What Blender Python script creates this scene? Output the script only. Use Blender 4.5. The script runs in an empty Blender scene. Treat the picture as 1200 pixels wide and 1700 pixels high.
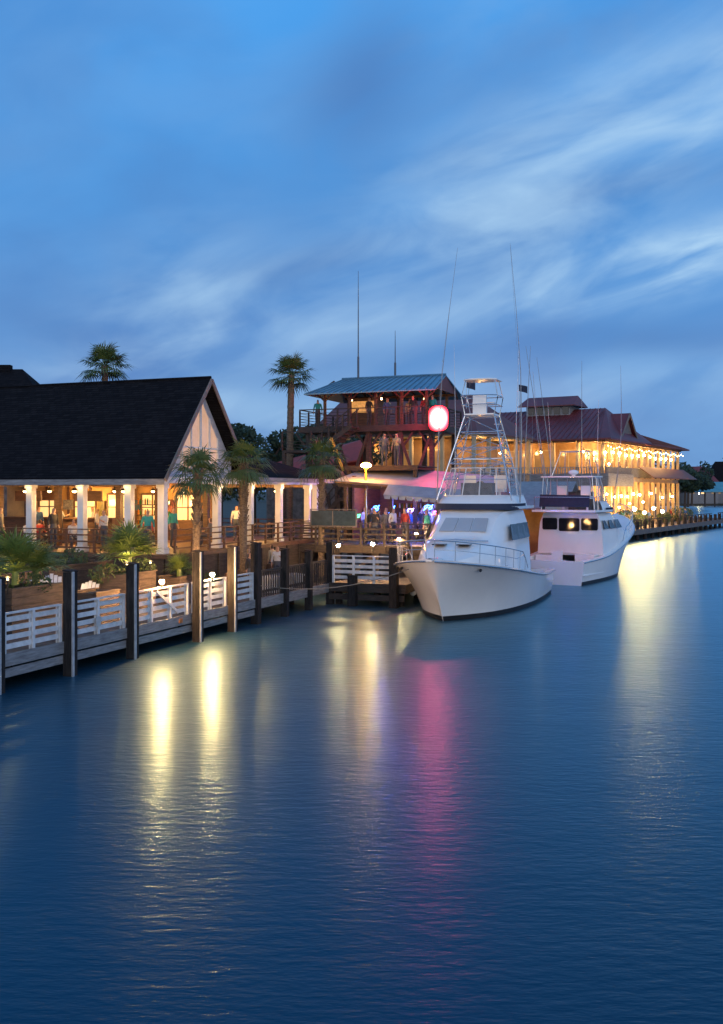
import bpy, bmesh, math, random
from mathutils import Vector, Matrix
random.seed(7)
R=random.random
def U(a,b): return a+(b-a)*random.random()
sc=bpy.context.scene; COL=sc.collection
# ------------------------------------------------ mesh builder
class MB:
    def __init__(s): s.v=[];s.f=[];s.m=[]
    def add(s,vs,fs,m=0):
        o=len(s.v); s.v+= [tuple(v) for v in vs]
        for f in fs: s.f.append([i+o for i in f]); s.m.append(m)
    def box(s,x0,y0,z0,x1,y1,z1,m=0):
        s.add([(x0,y0,z0),(x1,y0,z0),(x1,y1,z0),(x0,y1,z0),(x0,y0,z1),(x1,y0,z1),(x1,y1,z1),(x0,y1,z1)],
              [(0,3,2,1),(4,5,6,7),(0,1,5,4),(1,2,6,5),(2,3,7,6),(3,0,4,7)],m)
    def cb(s,c,d,m=0,rz=0):
        a,b,h=d[0]/2,d[1]/2,d[2]/2; ca,sa=math.cos(rz),math.sin(rz); vs=[]
        for z in(-h,h):
            for x,y in((-a,-b),(a,-b),(a,b),(-a,b)): vs.append((c[0]+x*ca-y*sa,c[1]+x*sa+y*ca,c[2]+z))
        s.add(vs,[(0,3,2,1),(4,5,6,7),(0,1,5,4),(1,2,6,5),(2,3,7,6),(3,0,4,7)],m)
    def beam(s,p,q,w,h,m=0):
        p,q=Vector(p),Vector(q); d=(q-p)
        if d.length<1e-6:return
        d.normalize(); a=d.cross(Vector((0,0,1)))
        if a.length<.05: a=Vector((1,0,0))
        a.normalize(); b=a.cross(d); vs=[]
        for e in(p,q):
            for i,j in((-1,-1),(1,-1),(1,1),(-1,1)): vs.append(e+a*i*w/2+b*j*h/2)
        s.add(vs,[(0,3,2,1),(4,5,6,7),(0,1,5,4),(1,2,6,5),(2,3,7,6),(3,0,4,7)],m)
    def tube(s,pts,rs,n=8,m=0,cap=True):
        pts=[Vector(p) for p in pts]
        if not isinstance(rs,(list,tuple)): rs=[rs]*len(pts)
        vs=[];fs=[]
        for i,p in enumerate(pts):
            d=(pts[min(i+1,len(pts)-1)]-pts[max(i-1,0)]).normalized()
            a=d.cross(Vector((0,0,1)))
            if a.length<.1: a=d.cross(Vector((0,1,0)))
            a.normalize(); b=a.cross(d)
            for k in range(n):
                t=2*math.pi*k/n; vs.append(p+(a*math.cos(t)+b*math.sin(t))*rs[i])
        for i in range(len(pts)-1):
            for k in range(n):
                k2=(k+1)%n; fs.append((i*n+k,i*n+k2,(i+1)*n+k2,(i+1)*n+k))
        if cap: fs.append(tuple(range(n))[::-1]); fs.append(tuple(range((len(pts)-1)*n,len(pts)*n)))
        s.add(vs,fs,m)
    def slab(s,pts,th,m=0):
        pts=[Vector(p) for p in pts]; n=len(pts); t=Vector(th) if not isinstance(th,(int,float)) else Vector((0,0,-th))
        vs=pts+[p+t for p in pts]
        fs=[tuple(range(n)),tuple(range(n,2*n))[::-1]]+[(i,i+n,(i+1)%n+n,(i+1)%n) for i in range(n)]
        s.add(vs,fs,m)
    def poly(s,pts,m=0): s.add(pts,[tuple(range(len(pts)))],m)
    def ball(s,c,r,m=0,n=8,k=6,sc=(1,1,1)):
        vs=[];fs=[]
        for i in range(k+1):
            ph=math.pi*i/k
            for j in range(n):
                t=2*math.pi*j/n
                vs.append((c[0]+r*sc[0]*math.sin(ph)*math.cos(t),c[1]+r*sc[1]*math.sin(ph)*math.sin(t),c[2]+r*sc[2]*math.cos(ph)))
        for i in range(k):
            for j in range(n):
                j2=(j+1)%n; fs.append((i*n+j,(i+1)*n+j,(i+1)*n+j2,i*n+j2))
        s.add(vs,fs,m)
    def loft(s,rings,m=0,close=False,caps=False,mf=None):
        n=len(rings[0]); o=len(s.v)
        for r in rings: s.v+=[tuple(p) for p in r]
        for i in range(len(rings)-1):
            for j in range(n if close else n-1):
                j2=(j+1)%n; s.f.append([o+i*n+j,o+i*n+j2,o+(i+1)*n+j2,o+(i+1)*n+j]); s.m.append(mf(i,j) if mf else m)
        if caps:
            s.f.append([o+j for j in range(n)][::-1]); s.m.append(m)
            s.f.append([o+(len(rings)-1)*n+j for j in range(n)]); s.m.append(m)
    def mesh(s,name,mats,smooth=False,ang=40):
        me=bpy.data.meshes.new(name); me.from_pydata(s.v,[],s.f)
        for m in mats: me.materials.append(m)
        me.polygons.foreach_set('material_index',s.m)
        me.update()
        bm=bmesh.new(); bm.from_mesh(me)
        bmesh.ops.remove_doubles(bm,verts=bm.verts,dist=1e-5) if smooth else None
        bmesh.ops.recalc_face_normals(bm,faces=bm.faces); bm.to_mesh(me); bm.free()
        if smooth:
            me.polygons.foreach_set('use_smooth',[True]*len(me.polygons))
            try: me.set_sharp_from_angle(angle=math.radians(ang))
            except Exception: pass
        return me
def meta(o,label,cat,group=None,kind=None):
    if label:o["label"]=label
    if cat:o["category"]=cat
    if group:o["group"]=group
    if kind:o["kind"]=kind
def thing(name,loc,rz=0,label=None,cat=None,group=None,kind=None):
    e=bpy.data.objects.new(name,None); e.empty_display_size=.3; e.location=loc; e.rotation_euler=(0,0,rz)
    COL.objects.link(e); meta(e,label,cat,group,kind); return e
def part(par,name,mb,mats,smooth=False,label=None,loc=(0,0,0),ang=40):
    if not isinstance(mats,list): mats=[mats]
    me=mb if isinstance(mb,bpy.types.Mesh) else mb.mesh(name,mats,smooth,ang)
    o=bpy.data.objects.new(name,me); COL.objects.link(o); o.parent=par; o.location=loc
    if label:o["label"]=label
    return o
def solo(name,mb,mats,loc=(0,0,0),rz=0,label=None,cat=None,group=None,kind=None,smooth=False):
    if not isinstance(mats,list): mats=[mats]
    me=mb if isinstance(mb,bpy.types.Mesh) else mb.mesh(name,mats,smooth)
    o=bpy.data.objects.new(name,me); COL.objects.link(o); o.location=loc; o.rotation_euler=(0,0,rz)
    meta(o,label,cat,group,kind); return o
def dup(o,loc,rz,label=None,scale=1,parent=None):
    c=o.copy(); COL.objects.link(c)
    if parent is None:
        c.location=loc; c.rotation_euler=(0,0,rz); c.scale=(scale,)*3
        if label:c["label"]=label
    else: c.parent=parent
    for ch in list(o.children): dup(ch,None,None,parent=c)
    return c
def light(par,loc,power,col=(1,.62,.25),r=.12,name='light'):
    l=bpy.data.lights.new(name,'POINT'); l.energy=power; l.color=col; l.shadow_soft_size=r
    o=bpy.data.objects.new(name,l); COL.objects.link(o); o.location=loc
    if par:o.parent=par
    return o
# ------------------------------------------------ materials
def mat(name,c1,c2=None,scale=3,rough=.6,bump=0,stretch=(1,1,1),metal=0,em=None,es=0,spec=.5,bscale=None,coat=0):
    m=bpy.data.materials.new(name); m.use_nodes=True; nt=m.node_tree; N=nt.nodes; L=nt.links
    b=N['Principled BSDF']; b.inputs['Roughness'].default_value=rough; b.inputs['Metallic'].default_value=metal
    b.inputs['Specular IOR Level'].default_value=spec; b.inputs['Coat Weight'].default_value=coat
    if c2 is None: c2=tuple(x*.75 for x in c1)
    tc=N.new('ShaderNodeTexCoord'); mp=N.new('ShaderNodeMapping'); mp.inputs['Scale'].default_value=stretch
    L.new(tc.outputs['Object'],mp.inputs['Vector'])
    no=N.new('ShaderNodeTexNoise'); no.inputs['Scale'].default_value=scale; no.inputs['Detail'].default_value=6; no.inputs['Roughness'].default_value=.65
    L.new(mp.outputs[0],no.inputs['Vector'])
    mx=N.new('ShaderNodeMix'); mx.data_type='RGBA'; mx.inputs[6].default_value=(*c1,1); mx.inputs[7].default_value=(*c2,1)
    r=N.new('ShaderNodeMapRange'); r.inputs[1].default_value=.35; r.inputs[2].default_value=.65
    L.new(no.outputs[0],r.inputs[0]); L.new(r.outputs[0],mx.inputs[0]); L.new(mx.outputs[2],b.inputs['Base Color'])
    if bump:
        bp=N.new('ShaderNodeBump'); bp.inputs['Strength'].default_value=bump; bp.inputs['Distance'].default_value=.02
        L.new(no.outputs[0],bp.inputs['Height']); L.new(bp.outputs[0],b.inputs['Normal'])
    if em: b.inputs['Emission Color'].default_value=(*em,1); b.inputs['Emission Strength'].default_value=es
    return m
def emat(name,c,s):
    return mat(name,(.8,.8,.8),em=c,es=s)
def brickmat(name,c1,c2,mortar,sx,sz,rough=.8,bump=.5,axis='XZ'):
    m=mat(name,c1,c2,2,rough,spec=.12); nt=m.node_tree;N=nt.nodes;L=nt.links;b=N['Principled BSDF']
    tc=N.new('ShaderNodeTexCoord'); sp=N.new('ShaderNodeSeparateXYZ'); cm=N.new('ShaderNodeCombineXYZ'); L.new(tc.outputs['Object'],sp.inputs[0])
    ad=N.new('ShaderNodeMath'); ad.operation='ADD'; L.new(sp.outputs[0],ad.inputs[0]); L.new(sp.outputs[1],ad.inputs[1])
    L.new(sp.outputs[1] if axis=='YZ' else (sp.outputs[0] if axis=='XZ' else ad.outputs[0]),cm.inputs[0]); L.new(sp.outputs[2],cm.inputs[1])
    bt=N.new('ShaderNodeTexBrick'); bt.inputs['Scale'].default_value=1; bt.inputs['Brick Width'].default_value=sx; bt.inputs['Row Height'].default_value=sz
    bt.inputs['Mortar Size'].default_value=.012; bt.inputs['Color1'].default_value=(*c1,1); bt.inputs['Color2'].default_value=(*c2,1); bt.inputs['Mortar'].default_value=(*mortar,1)
    L.new(cm.outputs[0],bt.inputs['Vector']); L.new(bt.outputs['Color'],b.inputs['Base Color'])
    bp=N.new('ShaderNodeBump'); bp.inputs['Strength'].default_value=bump; bp.inputs['Distance'].default_value=.02; bp.invert=True
    L.new(bt.outputs['Fac'],bp.inputs['Height']); L.new(bp.outputs[0],b.inputs['Normal']); return m
WHITE=mat('white_paint',(.72,.73,.74),(.6,.61,.62),1.5,.5,.1)
RAILW=mat('weathered_white_paint',(.68,.7,.72),(.45,.47,.49),3,.6,.2)
STRIP=mat('pale_fender_batten',(.42,.45,.48),(.25,.27,.3),3,.6,.2)
GEL=mat('boat_gelcoat',(.84,.84,.82),(.78,.78,.77),.6,.18,0,coat=.4)
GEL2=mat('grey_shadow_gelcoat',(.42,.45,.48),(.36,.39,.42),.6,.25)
DWOOD=mat('dark_weathered_wood',(.06,.045,.038),(.025,.02,.018),3,.8,.5,(1,1,6))
PILE=mat('piling_wood',(.036,.033,.032),(.013,.012,.013),4,.85,.6,(3,3,.6),spec=.2)
DECKW=mat('grey_deck_planks',(.17,.15,.14),(.07,.062,.058),2.5,.75,.4,(1,1,1))
PLW=mat('brown_planter_planks',(.12,.085,.065),(.05,.036,.03),3,.8,.4,(1,1,5))
FASC=mat('grey_fascia_board',(.26,.27,.28),(.13,.13,.14),2,.7,.3,(1,1,8))
BWOOD=mat('brown_stained_wood',(.12,.06,.032),(.055,.028,.016),3,.6,.3,(1,1,5))
LWOOD=mat('honey_pine_boards',(.42,.24,.1),(.28,.15,.06),2,.5,.2,(1,6,1))
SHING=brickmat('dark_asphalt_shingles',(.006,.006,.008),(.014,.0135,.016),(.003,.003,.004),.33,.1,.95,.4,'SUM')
CREAM=mat('cream_painted_boards',(.5,.4,.24),(.38,.28,.16),1.5,.6,.1)
YEL=mat('warm_interior_plaster',(.52,.32,.11),(.27,.15,.055),.6,.7,.1)
BLUEROOF=mat('blue_grey_metal_roof',(.15,.29,.38),(.1,.2,.28),1.2,.35,.05,metal=.3)
REDROOF=mat('maroon_metal_roof',(.17,.032,.036),(.1,.022,.025),.5,.5,.1)
REDROOF2=mat('faded_red_brown_roof',(.17,.05,.04),(.1,.034,.03),.6,.6,.1)
TEALROOF=mat('teal_metal_roof',(.1,.3,.34),(.07,.22,.26),.5,.4)
GLASS=mat('dark_tinted_window_glass',(.01,.012,.016),(.02,.022,.026),1,.06,0)
STEEL=mat('brushed_aluminium_pipe',(.6,.62,.65),(.5,.52,.54),5,.25,0,metal=.8)
POLE=mat('grey_fibreglass_pole',(.3,.32,.35),(.22,.24,.27),5,.4)
BLACK=mat('black_rubber',(.012,.012,.014),(.02,.02,.022),3,.5)
NAVY=mat('navy_canvas',(.012,.02,.05),(.02,.03,.06),4,.8,.2)
TRUNK=mat('palm_trunk_bark',(.2,.15,.1),(.07,.05,.035),9,.9,1,(1,1,3))
FROND=mat('palm_frond_green',(.06,.11,.03),(.1,.13,.035),3,.5)
FRONDY=mat('sago_frond_yellow_green',(.16,.22,.045),(.08,.13,.03),4,.5)
LEAF=mat('dark_tree_foliage',(.012,.03,.012),(.03,.05,.02),.7,.7)
LEAFS=mat('shrub_foliage',(.035,.07,.02),(.06,.09,.025),3,.6)
BARK=mat('tree_bark',(.09,.06,.045),(.05,.035,.025),5,.9,.7)
GROUND=mat('sandy_soil_ground',(.09,.075,.055),(.05,.05,.03),.3,.95,.5)
BULB=emat('warm_bulb_glow',(1,.52,.18),2600)
BULB2=emat('white_bulb_glow',(1,.56,.22),1000)
BULBS=emat('string_bulb_glow',(1,.54,.18),330)
ORNG=emat('sodium_lamp_glow',(1,.36,.04),420)
CEILL=emat('ceiling_lamp_glow',(1,.68,.3),14)
# ------------------------------------------------ world
W=bpy.data.worlds.new("World"); sc.world=W; W.use_nodes=True; nt=W.node_tree;N=nt.nodes;L=nt.links
for n in list(N): N.remove(n)
def mth(op,a,b=None,c=None,clamp=False):
    n=N.new('ShaderNodeMath'); n.operation=op; n.use_clamp=clamp
    for i,x in enumerate((a,b,c)):
        if x is None: continue
        if isinstance(x,(int,float)): n.inputs[i].default_value=x
        else: L.new(x,n.inputs[i])
    return n.outputs[0]
def sstep(x,a,b):
    n=N.new('ShaderNodeMapRange'); n.interpolation_type='SMOOTHSTEP'; n.inputs[1].default_value=a;n.inputs[2].default_value=b
    L.new(x,n.inputs[0]); return n.outputs[0]
def mixc(f,a,b,mode='MIX'):
    n=N.new('ShaderNodeMix'); n.data_type='RGBA'; n.blend_type=mode
    if isinstance(f,(int,float)): n.inputs[0].default_value=f
    else: L.new(f,n.inputs[0])
    for i,x in((6,a),(7,b)):
        if isinstance(x,tuple): n.inputs[i].default_value=(*x,1)
        else: L.new(x,n.inputs[i])
    return n.outputs[2]
tc=N.new('ShaderNodeTexCoord'); sp=N.new('ShaderNodeSeparateXYZ'); L.new(tc.outputs['Generated'],sp.inputs[0])
X,Y,Z=sp.outputs
rp=N.new('ShaderNodeValToRGB'); cr=rp.color_ramp; L.new(Z,rp.inputs[0])
stops=[(0,(.13,.28,.57)),(.06,(.13,.29,.6)),(.16,(.11,.3,.66)),(.3,(.085,.32,.74)),(.45,(.075,.36,.86)),(1,(.05,.22,.58))]
cr.elements[0].position=0; cr.elements[0].color=(*stops[0][1],1); cr.elements[1].position=1; cr.elements[1].color=(*stops[-1][1],1)
for p,c in stops[1:-1]:
    e=cr.elements.new(p); e.color=(*c,1)
th=math.radians(15)
def streak(rot,sa,sb,off,detail,dist,scale):
    ct,st=math.cos(rot),math.sin(rot)
    a=mth('ADD',mth('MULTIPLY',X,ct),mth('MULTIPLY',Z,st)); b=mth('SUBTRACT',mth('MULTIPLY',Z,ct),mth('MULTIPLY',X,st))
    cm=N.new('ShaderNodeCombineXYZ'); L.new(mth('MULTIPLY',a,sa),cm.inputs[0]); L.new(mth('MULTIPLY',Y,sa),cm.inputs[1]); L.new(mth('ADD',mth('MULTIPLY',b,sb),off),cm.inputs[2])
    no=N.new('ShaderNodeTexNoise'); no.inputs['Scale'].default_value=scale; no.inputs['Detail'].default_value=detail; no.inputs['Roughness'].default_value=.5; no.inputs['Distortion'].default_value=dist
    L.new(cm.outputs[0],no.inputs['Vector']); return no.outputs[0]
n1=streak(th,1.8,4.0,3.1,6,.4,2.4)
n2=streak(math.radians(8),1.5,3.2,7.7,5,.4,2.0)
n3=streak(math.radians(14),2.4,7.5,1.3,6,.6,2.0)
n4=streak(math.radians(20),4,12,5.3,7,.6,2.2)
def blob(px,pz,sx,sz,deg):
    r=math.radians(deg); c,s=math.cos(r),math.sin(r)
    dx=mth('SUBTRACT',X,px); dz=mth('SUBTRACT',Z,pz)
    a=mth('DIVIDE',mth('ADD',mth('MULTIPLY',dx,c),mth('MULTIPLY',dz,s)),sx); b=mth('DIVIDE',mth('SUBTRACT',mth('MULTIPLY',dz,c),mth('MULTIPLY',dx,s)),sz)
    q=mth('ADD',mth('MULTIPLY',a,a),mth('MULTIPLY',b,b)); return mth('MULTIPLY',mth('EXPONENT',mth('MULTIPLY',q,-1)),sstep(Y,0,.4))
def total(bs):
    o=None
    for b in bs:
        x=mth('MULTIPLY',blob(*b[:5]),b[5]); o=x if o is None else mth('ADD',o,x)
    return o
right=mth('ADD',mth('MULTIPLY',sstep(X,-.25,.33),.6),.4)
hi=mth('MULTIPLY',mth('MULTIPLY',sstep(n1,.36,.7),right),.6)
lo=mth('MULTIPLY',sstep(n2,.4,.68),.42)
brt=mth('MULTIPLY',total([(.31,.225,.13,.02,6,1.6),(.3,.195,.12,.016,4,1.0),(.15,.25,.13,.03,12,.55),(.3,.34,.16,.045,18,.9),(-.17,.19,.09,.05,30,.6),(.02,.165,.3,.03,8,.5),(.12,.3,.2,.05,30,.45),(.1,.09,.35,.03,3,.5),(-.2,.1,.12,.02,-10,.45)]),mth('ADD',mth('MULTIPLY',sstep(n3,.34,.66),.8),mth('MULTIPLY',sstep(n4,.42,.7),.35)),clamp=True)
drk=mth('MULTIPLY',total([(.26,.28,.12,.022,8,1.0),(0,.38,.08,.05,50,.8),(-.06,.22,.16,.025,14,.7),(.05,.3,.22,.02,16,.5),(.1,.135,.25,.02,5,.4),(.18,.4,.14,.03,22,.6),(-.25,.14,.12,.02,-20,.5),(.28,.145,.14,.016,-4,.5)]),mth('ADD',mth('MULTIPLY',sstep(n1,.3,.6),.7),.3),clamp=True)
c=mixc(lo,rp.outputs[0],(.09,.21,.5))
c=mixc(hi,c,(.2,.43,.79))
c=mixc(mth('MULTIPLY',drk,.8),c,(.07,.19,.48))
c=mixc(mth('MULTIPLY',brt,.95),c,(.42,.65,.9))
pk=mth('MULTIPLY',mth('MULTIPLY',sstep(n2,.4,.6),sstep(Z,.24,.03)),.2)
c=mixc(pk,c,(.22,.28,.55))
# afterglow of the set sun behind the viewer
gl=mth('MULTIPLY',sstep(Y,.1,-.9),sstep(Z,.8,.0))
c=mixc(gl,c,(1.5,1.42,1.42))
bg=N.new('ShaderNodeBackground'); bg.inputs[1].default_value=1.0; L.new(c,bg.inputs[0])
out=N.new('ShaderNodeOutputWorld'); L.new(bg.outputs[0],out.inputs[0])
sun=bpy.data.lights.new('sun','SUN'); sun.energy=.2; sun.angle=math.radians(20); sun.color=(1,.9,.82)
so=bpy.data.objects.new('sun',sun); COL.objects.link(so); so.rotation_euler=(math.radians(72),0,math.radians(18))
# ------------------------------------------------ frames
UA=math.radians(68.7); u=Vector((math.cos(UA),math.sin(UA),0)); v=Vector((-u.y,u.x,0)); O=Vector((-8.9,24.6,0))
def DF(s,t,z=0): p=O+u*s+v*t; return (p.x,p.y,z)
# ------------------------------------------------ water + land
def water_mat():
    m=bpy.data.materials.new('harbour_water'); m.use_nodes=True; nt=m.node_tree;N=nt.nodes;L=nt.links
    N.remove(N['Principled BSDF']); outp=N['Material Output']
    df=N.new('ShaderNodeBsdfDiffuse'); df.inputs[0].default_value=(.0,.036,.07,1)
    tint=(.56,.86,1,1)
    g1=N.new('ShaderNodeBsdfGlossy'); g1.inputs['Color'].default_value=tint; g1.inputs['Roughness'].default_value=.21
    g2=N.new('ShaderNodeBsdfGlossy'); g2.inputs['Color'].default_value=tint; g2.inputs['Roughness'].default_value=.36
    mg=N.new('ShaderNodeMixShader'); mg.inputs[0].default_value=.55; L.new(g1.outputs[0],mg.inputs[1]); L.new(g2.outputs[0],mg.inputs[2])
    fr=N.new('ShaderNodeFresnel'); fr.inputs[0].default_value=1.32; mx=N.new('ShaderNodeMixShader')
    tc=N.new('ShaderNodeTexCoord'); prev=None
    for sx,sy,scl,dist,det in((.3,.8,.9,.018,2),(.7,1.9,3.4,.013,3),(.5,1.6,13,.0042,3)):
        mp=N.new('ShaderNodeMapping'); mp.inputs['Scale'].default_value=(sx,sy,1); mp.inputs['Rotation'].default_value=(0,0,.1*(scl%2))
        L.new(tc.outputs['Object'],mp.inputs[0]); no=N.new('ShaderNodeTexNoise'); no.inputs['Scale'].default_value=scl; no.inputs['Detail'].default_value=det; no.inputs['Distortion'].default_value=.2
        L.new(mp.outputs[0],no.inputs[0]); bp=N.new('ShaderNodeBump'); bp.inputs['Strength'].default_value=1; bp.inputs['Distance'].default_value=dist
        L.new(no.outputs[0],bp.inputs['Height'])
        if prev: L.new(prev,bp.inputs['Normal'])
        prev=bp.outputs[0]
    for g in(g1,g2,fr): L.new(prev,g.inputs['Normal'])
    L.new(fr.outputs[0],mx.inputs[0]); L.new(df.outputs[0],mx.inputs[1]); L.new(mg.outputs[0],mx.inputs[2]); L.new(mx.outputs[0],outp.inputs[0]); return m
mb=MB(); mb.poly([(-3000,-300,0),(3000,-300,0),(3000,5000,0),(-3000,5000,0)])
solo('water',mb,water_mat(),label='dark teal-blue calm harbour water at dusk',cat='water',kind='structure')
mb=MB(); pts=[DF(-60,4),DF(14,3.4),DF(23,3.2),(1.5,50,0),(10,80,0),(25,106,0),(46,142,0),(60,190,0),(90,330,0),(400,345,0),(2500,400,0),(2500,4500,0),(-2500,4500,0),(-2500,-100,0)]
mb.slab([(p[0],p[1],.62) for p in pts],2.2)
solo('ground',mb,GROUND,label='low sandy shoreline ground behind the docks',cat='ground',kind='structure')
# ------------------------------------------------ promenade
def planks(mb,x0,x1,y0,y1,z,w=.14,th=.04,along='y',m=0):
    if along=='y':
        x=x0
        while x<x1-.02: mb.box(x,y0,z-th,min(x+w-.008,x1),y1,z,m); x+=w
    else:
        y=y0
        while y<y1-.02: mb.box(x0,y,z-th,x1,min(y+w-.008,y1),z,m); y+=w
T=thing('boardwalk',O,UA,'grey wooden waterfront boardwalk on dark pilings','boardwalk')
mb=MB(); planks(mb,-8,21,0.1,3.6,.9); part(T,'deck',mb,DECKW)
mb=MB(); mb.box(-8,.0,.62,13.6,.06,.93,0); mb.box(-8,.03,.34,13.6,.09,.56,0); mb.box(13.6,.0,.55,21,.06,.93,0)
for i in range(9): mb.box(-8+i*3.2,.1,.6,-7.8+i*3.2,3.6,.84,0)
part(T,'fascia',mb,FASC)
pm=MB(); pm.tube([(0,0,-1.5),(0,0,.84)],.16,10); pm=pm.mesh('piling',[PILE])
for i in range(10):
    for t in (1.6,3.3): part(T,'piling',pm,PILE,loc=(-7+i*3,t,0))
def mpost(s,t,ztop,w=.27,strip=True):
    T=thing('mooring_post',DF(s,t),UA,'square dark timber mooring post with pale fender strip' if strip else 'square dark weathered timber dock post','post','posts along the dock edge')
    mb=MB(); h=w/2; mb.box(-h,-h,-2,h,h,ztop-.04)
    mb.slab([(-h-.012,-h-.012,ztop),(h+.012,-h-.012,ztop),(h+.012,h+.012,ztop+.03),(-h-.012,h+.012,ztop+.03)],.04)
    part(T,'timber',mb,PILE)
    if strip:
        mb=MB(); mb.box(-h+.01,-h-.05,-.35,-h+.08,-h-.003,ztop-.02); part(T,'fender_strip',mb,STRIP)
PO=[(-3.6,-.1,2.84),(-.1,.06,2.85),(2.53,-.1,2.84),(5.45,-.1,2.84),(9.06,-.2,3.0),(11.6,-.1,3.03)]
for s,t,z in PO: mpost(s,t,z)
for s,t,z,w in((13.7,.05,3.05,.3),(16.1,.0,2.7,.26),(18.4,0,2.5,.26),(20.7,0,2.75,.28)): mpost(s,t,z,w,False)
def railing(s0,s1,t0=.1,zb=.93,gate=False,mt=RAILW,lab='white painted horizontal slat railing on the boardwalk'):
    T=thing('railing',DF(s0,t0),UA,lab,'railing','white railings along the boardwalk'); n=max(1,round((s1-s0)/1.25)); Ls=s1-s0
    mb=MB()
    for k in range(4): mb.box(0,-.02,zb+.1+k*.225,Ls,.02,zb+.1+k*.225+.13)
    mb.box(-.0,-.06,zb+.98,Ls,.07,zb+1.02)
    part(T,'slat',mb,mt)
    for i in range(n+1):
        x=min(max(Ls*i/n,.06),Ls-.06); m2=MB(); m2.box(x-.045,-.065,zb-.2,x+.045,-.023,zb+.975); m2.box(x-.045,.023,zb-.02,x+.045,.07,zb+.975); part(T,'post',m2,mt)
    if gate:
        m2=MB(); m2.beam((Ls*.42,-.05,zb+.92),(Ls*.8,-.05,zb+.12),.04,.09); part(T,'brace',m2,mt)
for a,b,g in((-3.4,-.2,0),(.1,2.37,0),(2.69,5.29,0),(5.61,8.9,1),(9.22,11.44,0),(11.76,13.5,0)): railing(a,b,gate=g)
T=thing('picket_railing',DF(13.9,.1),UA,'dark weathered wooden picket railing on the dock','railing')
mb=MB(); mb.box(0,-.04,1.9,6.6,.08,1.97); mb.box(0,0,1.1,6.6,.04,1.2); mb.box(0,0,1.75,6.6,.04,1.86)
for i in range(33): mb.box(.1+i*.2,-.03,.95,.19+i*.2,-.001,1.88)
part(T,'picket',mb,DWOOD)
def dock_lamp(p,mt=BULB,h=.22,r=.09,lab='small lit glass dock lamp on a short post'):
    T=thing('dock_lamp',p,0,lab,'lamp','lit lamps along the docks')
    mb=MB(); mb.tube([(0,0,-h),(0,0,-r*.9)],[.03,.04],8); part(T,'lamp_post',mb,BLACK)
    mb=MB(); mb.tube([(0,0,r*.8),(0,0,r*1.3)],[r*.9,r*.3],8); part(T,'lamp_cap',mb,BLACK)
    mb=MB(); mb.ball((0,0,0),r,0,12,8); part(T,'bulb',mb,mt,True)
dock_lamp(DF(7.2,.0,2.14),BULB,.2,.08); dock_lamp(DF(10.35,.0,2.12),BULB,.2,.08)
for s,w,h,c in((3.9,.22,.28,(.5,.5,.5)),(8.3,.2,.14,(.5,.17,.04))):
    mb=MB(); mb.box(-w/2,-.015,-h/2,w/2,.0,h/2); solo('notice_plate',mb,mat('notice_enamel',c,None,9,.4),DF(s,-.005,.78 if s>5 else 1.3),UA,'small faded notice plate fixed to the boardwalk','sign')
T=thing('dock_box',DF(17.1,.8,.9),UA,'low white fibreglass dock box with rounded lid','box')
mb=MB(); mb.box(-.8,-.35,0,.8,.35,.5); part(T,'body',mb,GEL)
mb=MB(); mb.loft([[(x*k,y*k,z) for x,y in((-.85,-.4),(.85,-.4),(.85,.4),(-.85,.4))] for k,z in((1,.5),(1,.58),(.9,.66),(.7,.7))],0,True,True); part(T,'lid',mb,GEL)
# finger pier
PA=UA-math.pi/2
T=thing('finger_pier',DF(20.6,.1),PA,'short wooden finger pier with white railing beside the boat','pier')
mb=MB(); planks(mb,0.1,3.6,0,9,.95,.14,.04,'x'); part(T,'deck',mb,DECKW)
mb=MB(); mb.box(0.1,-.06,.6,3.6,0,.98); mb.box(3.6,-.06,.6,3.66,9,.98); mb.box(.1,-.05,.25,3.6,-.01,.5); part(T,'fascia',mb,DWOOD)
mb=MB()
for k in range(4): mb.box(.3,.03,1.15+k*.24,3.1,.07,1.29+k*.24)
mb.box(.25,0,2.14,3.2,.1,2.18)
for x in(.3,1.25,2.2,3.1): mb.box(x-.05,-.03,.9,x+.05,.027,2.14)
part(T,'railing',mb,RAILW)
for x,y in((.4,.4),(3.3,.4),(3.4,4),(3.4,8.5)): part(T,'piling',pm,PILE,loc=(x,y,0))
for a,b,z in((3.2,-.25,2.55),(3.75,3.5,2.9),(3.75,7.5,2.9),(1.3,-.25,1.3)):
    p=Vector(DF(20.6,.1))+Vector((math.cos(PA),math.sin(PA),0))*a+Vector((math.cos(UA),math.sin(UA),0))*b
    T=thing('mooring_post',(p.x,p.y,0),PA,'square dark weathered timber dock post','post','posts along the dock edge'); mb=MB(); mb.box(-.17,-.17,-2,.17,.17,z); mb.box(-.19,-.19,z,.19,.19,z+.04); part(T,'timber',mb,PILE)
dock_lamp((.5,44.6,2.62),BULB2,.35,.08); dock_lamp((-1.05,45.5,2.5),BULB2,.3,.08); dock_lamp((1.75,46.4,2.75),BULB2,.4,.07); dock_lamp((2.6,47.2,2.95),BULB2,.4,.07)
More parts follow.
